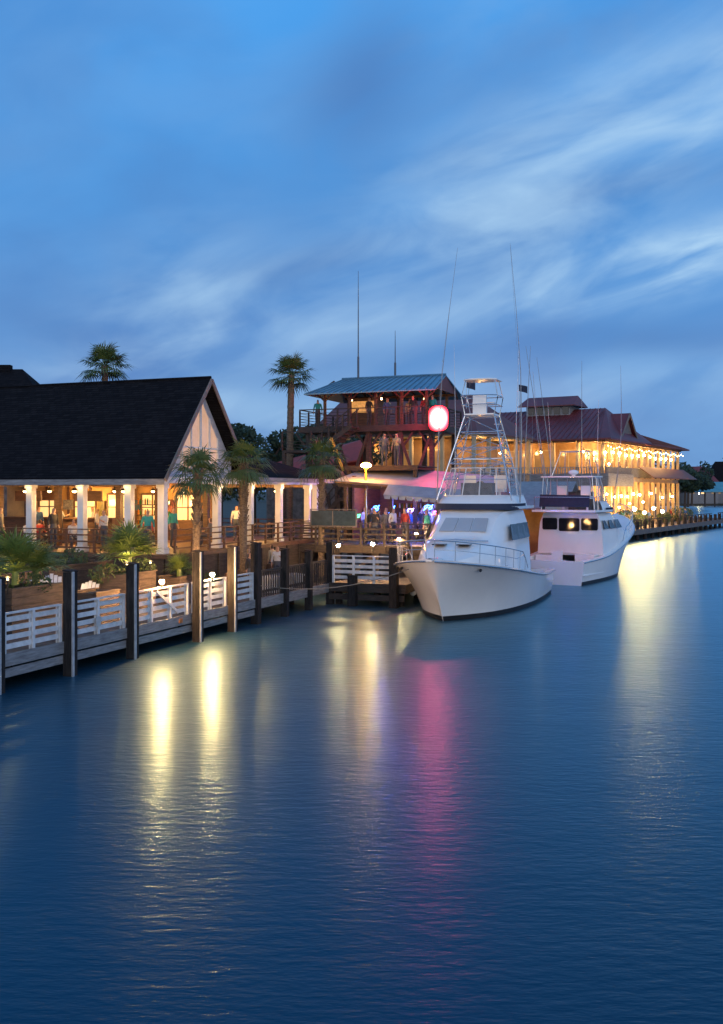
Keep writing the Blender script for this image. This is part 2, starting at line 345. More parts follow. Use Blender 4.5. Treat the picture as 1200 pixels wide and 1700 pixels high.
# ------------------------------------------------ plants
def fan_crown(mb,c,n,rad,droop=.5,leaf=.75,seed=0,elo=-35,ehi=80):
    rn=random.Random(seed); c=Vector(c)
    for i in range(n):
        az=i*2.399963+rn.uniform(-.25,.25); el=math.radians(ehi-(ehi-elo)*(i/n)+rn.uniform(-12,12))
        d=Vector((math.cos(az)*math.cos(el),math.sin(az)*math.cos(el),math.sin(el))); side=Vector((-math.sin(az),math.cos(az),0)); up=side.cross(d)*-1
        pl=rad*rn.uniform(.42,.72); e=c+d*pl; e.z-=droop*.15*pl
        mb.tube([c+d*.08,c+d*pl*.5,e],[.02,.014,.01],4,0,False)
        nl=15
        for k in range(nl):
            a=math.radians(-90+180*k/(nl-1)); dd=(d*math.cos(a)+side*math.sin(a)).normalized(); ln=leaf*rad*(.5+.5*math.cos(a*.75))*rn.uniform(.8,1.1)
            w=.026*rad; wv=(side*math.cos(a)-d*math.sin(a))*w
            p1=e+dd*ln*.5+up*.05*math.cos(a); p2=e+dd*ln; p2.z-=droop*ln*rn.uniform(.3,.8); p1.z-=droop*ln*.08
            mb.add([e-wv*.3,e+wv*.3,p1+wv,p1-wv,p2],[(0,1,2,3),(3,2,4)],0)
def palm(loc,h,rad,r=.17,lean=(0,0),seed=1,lab='cabbage palm with fan fronds and rough trunk',n=38,skirt=True,cat='palm tree',droop=.6,elo=-35):
    T=thing('palm_tree',loc,0,lab,cat,'cabbage palms around the restaurants'); mb=MB(); pts=[];rs=[]; K=int(h/.16); rn=random.Random(seed)
    for i in range(K+1):
        f=i/K; pts.append((lean[0]*f*f,lean[1]*f*f,h*f)); rs.append(r*(1.15-.2*f)*(1+.09*(i%2)+rn.uniform(-.04,.04)))
    mb.tube(pts,rs,10)
    if skirt:
        for i in range(90):
            z=h*(1-.5*R()); a=R()*6.28; f=z/h; b=Vector((lean[0]*f*f+math.cos(a)*r*.9,lean[1]*f*f+math.sin(a)*r*.9,z)); mb.beam(b,b+Vector((math.cos(a)*.1,math.sin(a)*.1,.22)),.06,.03)
    part(T,'trunk',mb,TRUNK)
    mb=MB(); fan_crown(mb,(lean[0],lean[1],h),n,rad,droop,.78,seed,elo); part(T,'crown',mb,FROND)
L1='cabbage palm with drooping fan fronds beside the restaurant'
palm((-5.95,35.6,.9),4.7,1.05,.115,(.1,0),3,L1,n=34,droop=.8,elo=-45); palm((-4.75,40,.9),5.2,1.1,.13,(0,.1),4,L1,n=34,droop=.8,elo=-45); palm((-1.95,48,.9),5.6,1.2,.14,(.05,0),5,L1,n=34,droop=.8,elo=-45)
palm((-4.45,61,.6),11.5,1.3,.2,(.15,0),6,n=44,skirt=False); palm((-16,62,.6),12.2,1.45,.2,(0,0),7,n=44,skirt=False)
def fanplant(loc,rad,seed,n=22,lab='bushy bright green fan palm in a terrace planter'):
    mb=MB(); fan_crown(mb,(0,0,.15),n,rad,.35,.85,seed,5,85); mb.tube([(0,0,-.2),(0,0,.2)],[.12,.1],8)
    return solo('fan_palm_plant',mb,FRONDY,loc,0,lab,'plant','fan palms in the terrace planters')
def leafcloud(mb,c,rad,n,size,m=0,rn=random):
    for i in range(n):
        while 1:
            p=Vector((rn.uniform(-1,1),rn.uniform(-1,1),rn.uniform(-1,1)))
            if p.length<1: break
        p=p.normalized()*(p.length**.45); q=Vector(c)+Vector((p.x*rad[0],p.y*rad[1],p.z*rad[2]))
        a=Vector((rn.uniform(-1,1),rn.uniform(-1,1),rn.uniform(-1,1))).normalized(); b=a.orthogonal().normalized(); s_=size*rn.uniform(.6,1.3)
        mb.add([q-a*s_,q+b*s_*.6,q+a*s_,q-b*s_*.6],[(0,1,2,3)],m)
def planter(s,t,w,d,h,z0=.9):
    T=thing('wooden_planter',DF(s,t,z0),UA,'dark plank planter box filled with soil','planter','planter boxes on the terrace'); mb=MB(); n=int(h/.2)
    for k in range(n):
        z=k*h/n; mb.box(-w/2,-d/2,z+.006,w/2,-d/2+.05,z+h/n-.006); mb.box(-w/2,d/2-.05,z+.006,w/2,d/2,z+h/n-.006); mb.box(-w/2,-d/2+.052,z+.006,-w/2+.05,d/2-.052,z+h/n-.006); mb.box(w/2-.05,-d/2+.052,z+.006,w/2,d/2-.052,z+h/n-.006)
    mb.box(-w/2-.04,-d/2-.04,h,w/2+.04,-d/2+.08,h+.04); mb.box(-w/2-.04,d/2-.08,h,w/2+.04,d/2+.04,h+.04); part(T,'box',mb,PLW)
    mb=MB(); mb.box(-w/2+.06,-d/2+.06,.1,w/2-.06,d/2-.06,h-.05); part(T,'soil',mb,GROUND)
planter(3.6,2.3,2.4,1.1,1.35); planter(6.4,1.9,1.2,.9,.95); planter(9.2,2.6,1.8,1.0,1.3); planter(1,2.4,2.0,1.0,1.35)
planter(11.8,2.2,1.4,.9,1.0); planter(5.0,4.6,3.2,.9,1.5); planter(9.5,5.2,3.6,.9,1.5)
for i,(s,t,z,rad,n,sd) in enumerate([(1.6,2.4,2.45,1.05,26,1),(3.3,2.4,2.5,1.1,26,2),(4.3,2.5,2.45,.85,22,8),(9.2,2.6,2.55,1.1,30,3),(.4,2.4,2.45,.95,20,4),(11.8,2.2,1.95,.6,18,7)]): fanplant(DF(s,t,z),rad,sd,n)
for s,t,z,r in((3.7,2.2,2.2,.5),(10,2.7,2.2,.45),(12.3,2.3,1.95,.4),(8.5,3,2.1,.5),(14.8,2.9,1.3,.6),(4.2,4.6,2.45,.4),(8.4,5.2,2.45,.4),(9.6,5.2,2.5,.4)):
    mb=MB(); leafcloud(mb,(0,0,.1),(r*1.3,r,.35),420,.05)
    for k in range(6): mb.tube([(0,0,-.15),(U(-.3,.3),U(-.3,.3),.2)],[.02,.008],4)
    solo('shrub',mb,LEAFS,DF(s,t,z),0,'low leafy green shrub growing in the terrace planting','shrub','shrubs on the terrace')
def added_plant_lamp(p,pw):  # lamps added to brighten the terrace fan palms
    T=thing('added_plant_lamp',p,0,'small added mushroom lamp brightening the plants','lamp','added lamps in the planting'); mb=MB(); mb.tube([(0,0,-.4),(0,0,-.02)],.02,6); part(T,'lamp_post',mb,BLACK); mb=MB(); mb.ball((0,0,.0),.03,0); part(T,'bulb',mb,CEILL,True); mb=MB(); mb.tube([(0,0,.09),(0,0,.05)],[.02,.12],10); part(T,'lamp_cap',mb,BLACK); light(T,(0,0,.2),pw,(1,.64,.26),.05)
for s,t,z,pw in((2.4,1.9,2.75,14),(8.5,2.2,2.75,18),(9.9,2.2,2.7,10),(5.4,2.9,1.9,12),(7.6,3.6,1.9,12),(.9,1.9,2.7,9)): added_plant_lamp(DF(s,t,z-.2),pw)
def adirondack(s,t,rz,z=.9):
    T=thing('terrace_chair',DF(s,t,z),rz,'pale wooden slatted terrace chair with reclined back','chair','chairs on the terrace')
    mb=MB()
    for i in range(5): mb.beam((-.26+i*.13,.1,.3),(-.26+i*.13,.42,1.08-abs(i-2)*.05),.11,.02)
    mb.beam((-.3,.26,.62),(.3,.26,.62),.02,.06); part(T,'backrest',mb,RAILW)
    mb=MB()
    for i in range(5): mb.box(-.3,-.4+i*.11,.4-i*.025,.3,-.3+i*.11,.42-i*.025)
    part(T,'seat',mb,RAILW)
    for sx in(-1,1):
        mb=MB(); mb.box(sx*.34-.05,-.45,.6,sx*.34+.05,.25,.63); mb.box(sx*.34-.02,-.42,0,sx*.34+.02,-.32,.6); mb.box(sx*.34-.02,.18,0,sx*.34+.02,.26,.6); part(T,'armrest',mb,RAILW)
for s,t,r,z in((5.2,3.1,.3,1.25),(7.7,3.3,-.2,.9),(7.2,4.0,.1,.9),(0.2,3.6,.4,.9),(6.2,3.5,.2,1.25)): adirondack(s,t,r,z)
T=thing('terrace_platform',DF(5.6,3.3),UA,'low raised wooden platform holding terrace chairs','platform'); mb=MB(); planks(mb,-1.1,1.3,-.8,1,1.25,.14,.04); mb.box(-1.1,-.85,.9,1.3,-.8,1.25); mb.box(-1.1,-.8,.9,-1.05,1,1.21); part(T,'deck',mb,PLW)
T=thing('terrace_deck',O,UA,'grey wooden terrace deck between boardwalk and restaurant','deck'); mb=MB(); planks(mb,-8,12.6,3.62,14,.9,.14,.04,'x'); part(T,'deck',mb,DECKW)
mb=MB(); mb.box(-8,3.7,.62,12.6,13.9,.85); part(T,'joist',mb,DWOOD)
# ------------------------------------------------ restaurant
RC=(-7.6,38,0)
T=thing('waterfront_restaurant',RC,UA,'low open-sided waterfront restaurant with dark gabled shingle roof','restaurant')
FZ=2.6
mb=MB(); mb.box(-.6,-.6,FZ-.16,15,15.5,FZ); part(T,'floor',mb,BWOOD)
mb=MB()
mb.box(-.55,-.5,.65,14.9,-.46,FZ-.17); mb.box(-.5,-.4,.65,-.46,15.4,FZ-.17)
for i in range(12): mb.box(-.56+1.3*i,-.56,.65,-.44+1.3*i,-.5,FZ-.17); mb.box(-.56,-.4+1.3*i,.65,-.5,-.28+1.3*i,FZ-.17)
part(T,'skirting',mb,DWOOD)
colm=MB(); colm.box(-.14,-.14,FZ,.14,.14,5.3); colm.box(-.18,-.18,FZ,.18,.18,FZ+.22); colm.box(-.18,-.18,5.1,.18,.18,5.3); cm=colm.mesh('column',[WHITE])
for x,y in((.0,.0),(4.15,0),(7.1,0),(10.1,0),(13.4,0),(14.4,0),(0,1.5),(0,3.7),(0,6.2),(0,8.8),(0,11.4),(0,14)): part(T,'column',cm,WHITE,loc=(x,y,0))
mb=MB(); mb.box(-.2,-.2,5.3,14.6,.2,5.55); mb.box(-.2,.2,5.3,.2,15.5,5.55); part(T,'header_beam',mb,WHITE)
mb=MB(); mb.box(.2,.2,5.32,14.5,15.4,5.4)
for i in range(10): mb.box(.3+i*1.45,.2,5.18,.42+i*1.45,9,5.318)
part(T,'ceiling',mb,LWOOD)
mb=MB(); mb.box(9.2,3.2,FZ,9.35,15.4,5.31); mb.box(9.35,6.5,FZ,14.5,6.65,5.31)
for i in range(9): mb.box(9.14,3.3+i*1.35,FZ,9.198,3.42+i*1.35,5.3,1)
mb.box(9.12,3.2,3.5,9.138,15.4,3.56,1); mb.box(9.15,3.2,FZ,9.197,15.4,3.5,1)
part(T,'wall',mb,[YEL,BWOOD])
LP=mat('lit_pane',(.3,.25,.15),(.5,.4,.25),2,.2,em=(1,.6,.2),es=1.2)
for y in(4.4,6.4,8.4,10.4,12.6):
    mb=MB(); mb.box(9.12,y-.6,3.6,9.137,y+.6,4.8)
    for a,b,c_,d in((-.68,-.6,3.57,4.88),(.6,.68,3.57,4.88),(-.03,.03,3.6,4.8)): mb.box(9.08,y+a,c_,9.118,y+b,d,1)
    mb.box(9.08,y-.6,4.8,9.118,y+.6,4.88,1); mb.box(9.08,y-.6,4.17,9.116,y-.03,4.22,1); mb.box(9.08,y+.03,4.17,9.116,y+.6,4.22,1)
    part(T,'window',mb,[LP,BWOOD])
mb=MB(); mb.box(5.2,6.0,FZ,5.9,12.5,3.7); mb.box(5.1,5.9,3.7,6.0,12.6,3.77); part(T,'bar_counter',mb,BWOOD)
for x,y in((3.2,4.2),(3.2,7.4),(3.2,10.6),(6.2,4.2),(6.4,1.8),(9.4,3)): mb=MB(); mb.box(x-.12,y-.12,FZ,x+.12,y+.12,5.3); part(T,'inner_post',mb,BWOOD)
for x,y in((3.2,5.8),(3.2,9.0),(5.5,7.5),(5.5,10)):
    mb=MB(); mb.box(x-.05,y-.7,4.55,x+.05,y+.7,5.0); part(T,'hanging_shelf',mb,BWOOD)
GG=mat('green_glass',(.02,.1,.03),None,2,.1);AG=mat('amber_glass',(.3,.1,.01),None,2,.1);CG=mat('clear_glass',(.5,.5,.45),None,2,.1)
mb=MB()
for k in range(3):
    mb.box(8.7,5.2,3.3+.5*k,9.1,7.2,3.34+.5*k)
    for i in range(14):
        y=5.3+i*.135; h=U(.2,.32); mb.tube([(8.85,y,3.34+.5*k),(8.85,y,3.34+.5*k+h*.65),(8.85,y,3.34+.5*k+h)],[.04,.04,.015],6,1+i%3)
part(T,'shelf',mb,[BWOOD,GG,AG,CG])
for y,z,w,h,c_ in((5.4,4.2,.5,.7,(.25,.06,.03)),(7.4,4.3,.6,.5,(.03,.08,.15)),(9.4,4.1,.4,.8,(.12,.1,.02)),(11.4,4.3,.6,.5,(.3,.28,.22))):
    mb=MB(); mb.box(9.06,y-w/2,z-h/2,9.11,y+w/2,z+h/2); part(T,'picture',mb,mat('picture_print',c_,tuple(k*.3 for k in c_),9,.4))
def rest_rail(x0,y0,x1,y1,nm='veranda_railing'):
    mb=MB(); d=Vector((x1-x0,y1-y0,0)); n=max(1,round(d.length/1.3))
    for k in range(3): mb.beam((x0,y0,FZ+.18+k*.25),(x1,y1,FZ+.18+k*.25),.03,.06)
    mb.beam((x0,y0,FZ+.9),(x1,y1,FZ+.9),.13,.04)
    for i in range(n+1): 
        p=Vector((x0,y0,0))+d*i/n; mb.cb((p.x,p.y,FZ+.44),(.08,.08,.88))
    part(T,nm,mb,BWOOD)
rest_rail(-.35,.3,-.35,14.5); rest_rail(.3,-.35,14.4,-.35); rest_rail(14.7,-.3,14.7,6)
zE,zR=5.5,9.6
mb=MB()
mb.slab([(-.75,-.55,zE),(-.75,16,zE),(2.7,16,zR),(2.7,-.55,zR)],.14); mb.slab([(6.15,-.55,zE),(2.7,-.55,zR),(2.7,16,zR),(6.15,16,zE)],.14)
mb.tube([(2.7,-.55,zR),(2.7,16,zR)],.07,6)
e=5.62; rz_=7.35
A,B,C,D_=(5.5,-.75,e),(15.2,-.75,e),(15.2,9,e),(5.5,9,e); r1,r2=(4.6,4,rz_),(11,4,rz_)
mb.slab([A,B,r2,r1],.12); mb.slab([B,C,r2],.12); mb.slab([C,D_,r1,r2],.12)
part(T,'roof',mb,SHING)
mb=MB(); mb.beam((-.8,-.57,zE-.16),(-.8,16,zE-.16),.04,.22); mb.beam((5.9,-.8,e-.12),(15.25,-.8,e-.12),.04,.2); mb.beam((15.25,-.8,e-.12),(15.25,9,e-.12),.04,.2)
part(T,'gutter',mb,FASC)
mb=MB(); mb.beam((-.75,-.6,zE-.1),(2.7,-.6,zR-.1),.05,.16); mb.beam((6.15,-.6,zE-.1),(2.7,-.6,zR-.1),.05,.16); part(T,'bargeboard',mb,mat('pale_wood_bargeboard',(.22,.17,.14),(.15,.12,.1),2,.6))
mb=MB(); mb.slab([(0,0,5.56),(5.4,0,5.56),(5.4,0,6.2),(2.7,0,9.38),(0,0,6.2)],(0,.12,0)); part(T,'gable_wall',mb,mat('white_clapboard',(.5,.52,.6),(.4,.42,.5),1,.6,.1,(1,1,6)))
PANE=mat('gable_window_pane',(.3,.27,.25),(.12,.1,.09),.9,.12,em=(1,.55,.34),es=.55)
def gz(x): return 8.85-abs(x-2.7)*1.18
for x0,x1 in((1.3,1.96),(1.99,2.66),(2.74,3.41),(3.44,4.1)):
    mb=MB(); mb.slab([(x0,-.03,5.85),(x1,-.03,5.85),(x1,-.03,gz(x1)),(x0,-.03,gz(x0))],(0,.028,0),0)
    for a,b in(((x0,5.85),(x0,gz(x0))),((x1,5.85),(x1,gz(x1))),((x0,5.85),(x1,5.85)),((x0,6.75),(x1,6.75))): mb.beam((a[0],-.06,a[1]),(b[0],-.06,b[1]),.05,.06,1)
    part(T,'gable_window',mb,[PANE,WHITE])
lampm=MB(); lampm.tube([(0,0,.22),(0,0,.1)],[.02,.02],6,1); lampm.tube([(0,0,.12),(0,0,0)],[.05,.17],10,1,False); lampm.ball((0,0,.02),.1,0); lm=lampm.mesh('ceiling_lamp',[CEILL,BLACK])
for x,y in((1.2,.9),(1.2,2.6),(1.2,5),(1.2,7.5),(1.2,10),(4,1.5),(4,5),(4,8.5),(7,1.6),(10,1.6),(13,1.6),(7,5)):
    part(T,'ceiling_lamp',lm,CEILL,loc=(x,y,5.0))
for x,y,pw in((1.3,1.2,130),(1.3,4.6,150),(1.3,8,150),(4.5,3,210),(4.6,8,240),(7.6,5,310),(8,9.5,310),(8,1.8,190),(12,1.8,200)): light(T,(x,y,4.4),pw,(1,.53,.16),.1)
for x,y in((-.35,1.5),(-.35,3.7),(-.35,6.2),(7.1,-.3),(10.1,-.3),(13.4,-.3),(4.15,-.3)):
    light(T,(x,y,5.1),7,(1,.6,.24),.05)
light(T,(-.9,-.5,4.7),40,(1,.52,.14),.1)
def table(loc,n=4,rz=0):
    T2=thing('dining_table',loc,rz,'square wooden dining table on a central leg','table','tables inside the restaurant'); mb=MB(); mb.box(-.42,-.42,.72,.42,.42,.76); part(T2,'top',mb,BWOOD); mb=MB(); mb.tube([(0,0,0),(0,0,.05),(0,0,.06),(0,0,.72)],[.28,.26,.05,.05],10); part(T2,'leg',mb,BLACK); return T2
def RF(x,y,z=FZ): p=Vector(RC)+u*x+v*y; return (p.x,p.y,z)
t0=table(RF(1.3,2.6),rz=.3)
for x,y in((1.3,4.9),(1.3,7.3),(1.4,9.6),(3.2,3.5),(5.6,1.2),(8.5,1.2),(11.7,1.2),(3.2,6)): dup(t0,RF(x,y),UA)
# ------------------------------------------------ people
def person_mesh(name,pose):
    P={};E=[]
    sit=pose in('sit','sit2'); dz=-.45 if sit else 0; lean=.06 if pose=='sit2' else 0
    def pt(k,x,y,z,r,r2=None,reg='shirt'): P[k]=((x,y,z+dz),(r,r2 or r),reg)
    pt('pel',0,0,.95,.15,.115,'pants'); pt('sp',0,-lean*.5,1.14,.135,.1); pt('ch',0,-lean,1.34,.165,.11); pt('nb',0,-lean,1.46,.062,.06,'skin'); pt('h0',0,-.02-lean,1.555,.07,.078,'skin'); pt('h1',0,-.01-lean,1.63,.08,.098,'skin'); pt('h2',0,0-lean,1.69,.055,.065,'hair')
    pt('nose',0,-.115-lean,1.6,.012,.014,'skin')
    E+=[('pel','sp'),('sp','ch'),('ch','nb'),('nb','h0'),('h0','h1'),('h1','h2'),('h1','nose')]
    for s_,n in((1,'l'),(-1,'r')):
        up=(pose=='drink' and s_==1) or pose=='sit2'
        pt('sh'+n,s_*.175,-lean,1.4,.058)
        if up or sit: pt('el'+n,s_*.22,-.08-lean,1.15,.044,None,'shirt'); pt('wr'+n,s_*.15,-.3-lean,1.24 if up else 1.1,.03,None,'skin'); hd=(s_*.13,-.36-lean,1.28 if up else 1.11)
        else: pt('el'+n,s_*.24,.03,1.13,.044); pt('wr'+n,s_*.25,-.04,.89,.029,None,'skin'); hd=(s_*.25,-.06,.82)
        pt('ha'+n,*hd,.034,.02,'skin')
        pt('hp'+n,s_*.09,0 if not sit else -.06,.9,.098,.1,'pants')
        if sit: pt('kn'+n,s_*.12,-.45,.93,.065,None,'pants'); pt('an'+n,s_*.12,-.43,.54,.045,None,'pants'); pt('to'+n,s_*.13,-.58,.49,.038,.03,'shoe')
        else:
            w=.12*s_ if pose=='walk' else 0
            pt('kn'+n,s_*.1,-.02+w*.7,.5,.062,None,'pants'); pt('an'+n,s_*.1,.03+w*1.6,.09,.043,None,'pants'); pt('to'+n,s_*.12,-.13+w*1.6,.04,.04,.03,'shoe')
        E+=[('ch','sh'+n),('sh'+n,'el'+n),('el'+n,'wr'+n),('wr'+n,'ha'+n),('pel','hp'+n),('hp'+n,'kn'+n),('kn'+n,'an'+n),('an'+n,'to'+n)]
    K=list(P); me=bpy.data.meshes.new('sk'); me.from_pydata([P[k][0] for k in K],[(K.index(a),K.index(b)) for a,b in E],[])
    ob=bpy.data.objects.new('sk',me); COL.objects.link(ob); ob.modifiers.new('s','SKIN')
    for i,k in enumerate(K): me.skin_vertices[0].data[i].radius=P[k][1]
    me.skin_vertices[0].data[0].use_root=True
    ss=ob.modifiers.new('u','SUBSURF'); ss.levels=1; ss.render_levels=1
    dg=bpy.context.evaluated_depsgraph_get(); dg.update(); m2=bpy.data.meshes.new_from_object(ob.evaluated_get(dg)); bpy.data.objects.remove(ob)
    mb=MB(); mb.v=[tuple(x.co) for x in m2.vertices]; regs={'skin':0,'hair':1,'shirt':2,'pants':3,'shoe':4}
    segs=[(Vector(P[a][0]),Vector(P[b][0]),P[a][2],P[b][2]) for a,b in E]
    for f in m2.polygons:
        c=f.center; best=9;rg=0
        for a,b,ra,rb in segs:
            d=b-a; t=max(0,min(1,(c-a).dot(d)/d.length_squared)); q=(a+d*t-c).length
            if q<best: best=q; rg=regs[ra if t<.5 else rb]
        hz=c.z-dz
        if hz>1.5 and (hz>1.66 or (c.y>-.0-lean and hz>1.52)): rg=1
        mb.f.append(list(f.vertices)); mb.m.append(rg)
    for n,s_ in(('l',1),('r',-1)):
        w,h=Vector(P['wr'+n][0]),Vector(P['ha'+n][0]); d=(h-w).normalized(); sd=Vector((0,0,1)).cross(d)
        if sd.length<.3: sd=Vector((0,1,0))
        sd.normalize(); nn=d.cross(sd)
        for k,ln in enumerate((.065,.078,.072,.055)):
            b=h+sd*(-.024+.016*k); mb.tube([b,b+d*ln*.5,b+d*ln*.85-nn*.015*s_],[.009,.008,.006],5,0)
        b=w.lerp(h,.4)+sd*-.025; mb.tube([b,b-sd*.03+d*.03,b-sd*.035+d*.055],[.01,.009,.007],5,0)
    hy=-.098-lean
    for sx in(-.03,.03): mb.ball((sx,hy,1.625+dz),.009,5,6,4)
    mb.box(-.022,hy-.004,1.558+dz,.022,hy+.012,1.564+dz,5)
    bpy.data.meshes.remove(m2)
    dm=[mat('skin_tone',(.45,.26,.18),None,6,.5),mat('hair',(.04,.025,.015),None,9,.6),mat('cloth',(.5,.5,.5)),mat('trousers',(.05,.06,.09)),BLACK,BLACK]
    return mb.mesh(name,dm,True,80)
poses={k:person_mesh('person_'+k,k) for k in('stand','drink','walk','sit','sit2')}
SH=[((.6,.6,.62),'white'),((.03,.03,.035),'black'),((.3,.03,.03),'red'),((.04,.12,.3),'blue'),((.03,.3,.3),'teal'),((.35,.3,.2),'tan'),((.12,.12,.13),'grey')]
SHM=[(mat('shirt_'+n,c,None,5,.8,.2),n) for c,n in SH]
HM=[mat('hair_'+str(i),c,None,9,.6) for i,c in enumerate(((.03,.02,.012),(.12,.06,.02),(.3,.2,.08)))]
act={'stand':'standing','drink':'raising a hand','walk':'walking','sit':'seated','sit2':'leaning forward'}
def person(pose,loc,rz,si=None,scale=None,where='',cap=''):
    si=random.randrange(len(SHM)) if si is None else si
    o=bpy.data.objects.new('person',poses[pose]); COL.objects.link(o); o.location=loc; o.rotation_euler=(0,0,rz); k=scale or U(.95,1.05); o.scale=(k,)*3
    for i,m in((2,SHM[si][0]),(1,random.choice(HM))): o.material_slots[i].link='OBJECT'; o.material_slots[i].material=m
    meta(o,'person in %s shirt %s%s'%(SHM[si][1],act[pose],where),'person','people at the waterfront restaurants')
stoolm=None
def stool(loc):
    global stoolm
    if stoolm is None:
        T2=thing('bar_stool',loc,0,'dark wooden stool with round seat','stool','stools in the restaurant'); mb=MB(); mb.tube([(0,0,.4),(0,0,.45)],.18,12); part(T2,'seat',mb,BWOOD)
        for a in range(4): mb=MB(); mb.tube([(math.cos(a*1.57+.78)*.19,math.sin(a*1.57+.78)*.19,0),(math.cos(a*1.57+.78)*.1,math.sin(a*1.57+.78)*.1,.4)],.015,6); part(T2,'leg',mb,BWOOD)
        stoolm=T2
    else: dup(stoolm,loc,0)
for x,y,pz,a,si in((.75,2.3,'sit',.3,1),(2.0,2.8,'sit2',2.6,3),(.75,4.7,'sit',.4,0),(2.0,5.2,'sit',3.3,4),(.8,7.1,'sit2',1,0),(2.1,7.5,'sit',2.9,2),(.9,9.4,'sit',.8,5),(3.2,2.8,'sit',0,2),(5.2,.9,'sit',4.6,6),(8.1,.9,'sit',1.2,3),(12.2,1.1,'sit2',5,1),(3.9,3.5,'sit',1.6,6)):
    stool(RF(x,y)); person(pz,RF(x,y),a,si,where=' at a table')
for x,y,pz,a,si in((.5,1.0,'stand',.4,4),(.6,3.1,'drink',5.8,0),(.5,5.5,'stand',1,1),(4.6,7.2,'stand',1,1),(4.6,8.4,'drink',1.3,6),(4.6,9.6,'stand',.9,3),(4.5,6.3,'stand',2,0),(6.5,8,'stand',5,0),(6.6,2.2,'walk',1,1),(9.4,1.9,'stand',0,0),(3,10.5,'walk',2,1),(.5,8.2,'stand',1.5,6),(3.3,1.6,'stand',1,4)):
    person(pz,RF(x,y),a,si,where=' inside the restaurant')
# ------------------------------------------------ house behind
T=thing('house',(-23,64,0),.0,'plain house with dark pitched roof and roof vent','house')
mb=MB(); mb.box(-6,-4,.6,5,5,8.6); part(T,'wall',mb,DECKW)
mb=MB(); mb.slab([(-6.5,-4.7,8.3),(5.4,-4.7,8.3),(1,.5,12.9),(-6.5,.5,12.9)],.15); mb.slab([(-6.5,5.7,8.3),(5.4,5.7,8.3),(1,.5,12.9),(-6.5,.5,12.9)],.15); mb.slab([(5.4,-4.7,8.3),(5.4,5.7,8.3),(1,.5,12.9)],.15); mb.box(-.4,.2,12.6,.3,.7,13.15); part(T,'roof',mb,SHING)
# ------------------------------------------------ bar pavilion & deck
BA=UA-math.pi/2
def BF(o,x,y,z=0): return (o[0]+math.cos(BA)*x-math.sin(BA)*y,o[1]+math.sin(BA)*x+math.cos(BA)*y,z)
DO=(-2.7,49.8)
T=thing('bar_deck',(DO[0],DO[1],0),BA,'raised dark timber bar deck with railings over the water','deck')
mb=MB(); planks(mb,0,8.2,-1.5,9,2.4,.14,.05); part(T,'deck',mb,DECKW)
mb=MB(); mb.box(-.05,-1.6,2.05,8.3,-1.5,2.42); mb.box(8.2,-1.5,2.05,8.3,9,2.42)
for x in(0.2,2.2,4.2,6.2,8): 
    for y in(-1.3,3,8): mb.box(x-.13,y-.13,-1.5,x+.13,y+.13,2.05)
for x in(.2,2.2,4.2,6.2): mb.beam((x,-1.35,.4),(x+2,-1.35,2.1),.05,.16)
part(T,'frame',mb,DWOOD)
mb=MB()
for z in(2.65,2.9,3.15): mb.box(0,-1.52,z,8.2,-1.48,z+.09)
mb.box(-.05,-1.6,3.42,8.25,-1.42,3.47)
for i in range(8): mb.box(i*1.17-.05,-1.66,2.1,i*1.17+.05,-1.6,3.42)
part(T,'railing',mb,DWOOD)
mb=MB(); mb.box(1.0,-1.78,3.35,3.3,-1.74,4.05,0)
for a in((.95,3.3,1.0,4.1),(3.3,3.3,3.35,4.1),(2.1,3.35,2.14,4.05)): mb.box(a[0],-1.8,a[1],a[2],-1.7,a[3],1)
mb.box(.95,-1.8,4.1,3.35,-1.7,4.14,1); mb.box(.95,-1.8,3.28,3.35,-1.7,3.34,1)
part(T,'wind_screen',mb,[mat('faded_blue_screen',(.035,.06,.085),(.02,.035,.05),3,.15),DECKW])
T=thing('bar_pavilion',(BF(DO,1.0,3.5)[0],BF(DO,1.0,3.5)[1],2.4),BA,'open bar pavilion with lit sloping canopy and neon signs','bar')
mb=MB(); mb.box(0,4.0,0,7.6,4.12,3.4); mb.box(0,0,0,.12,4,3.4); part(T,'wall',mb,mat('dark_red_brown_boards',(.16,.06,.035),(.08,.03,.02),2,.6,.2,(1,1,5)))
AWN=mat('pale_blue_grey_canopy',(.28,.33,.4),(.2,.24,.3),1.5,.5,.1)
mb=MB(); mb.slab([(-.4,-1.4,3.1),(7.3,-1.4,2.55),(7.3,4.4,3.3),(-.4,4.4,4.0)],.08,0); mb.slab([(-.45,-1.5,3.15),(7.35,-1.5,2.6),(7.35,4.4,3.36),(-.45,4.4,4.06)],.04,1)
mb.slab([(2.6,-1.55,2.93),(7.35,-1.55,2.59),(7.35,-2.3,2.1),(2.6,-2.3,2.42)],.03,1)
for i in range(12): x=2.6+i*.396; z=2.41-(x-2.6)*.069; mb.slab([(x,-2.3,z),(x+.39,-2.3,z-.025),(x+.33,-2.3,z-.22),(x+.06,-2.3,z-.2)],(0,.02,0),1)
part(T,'canopy',mb,[LWOOD,AWN])
mb=MB()
for i in range(10): mb.beam((-.3+i*.8,-1.35,2.98-i*.055),(-.3+i*.8,4.3,3.86-i*.057),.06,.12)
for x,z in((.1,2.9),(2.6,2.75),(5.1,2.6),(7.2,2.4)): mb.box(x-.09,-1.2,0,x+.09,-1.02,z)
mb.beam((-.3,-1.1,2.9),(7.3,-1.1,2.44),.1,.16); part(T,'frame',mb,BWOOD)
mb=MB(); mb.box(.8,1.8,0,6.8,2.3,1.05); mb.box(.7,1.7,1.05,6.9,2.4,1.12); part(T,'bar_counter',mb,BWOOD)
mb=MB()
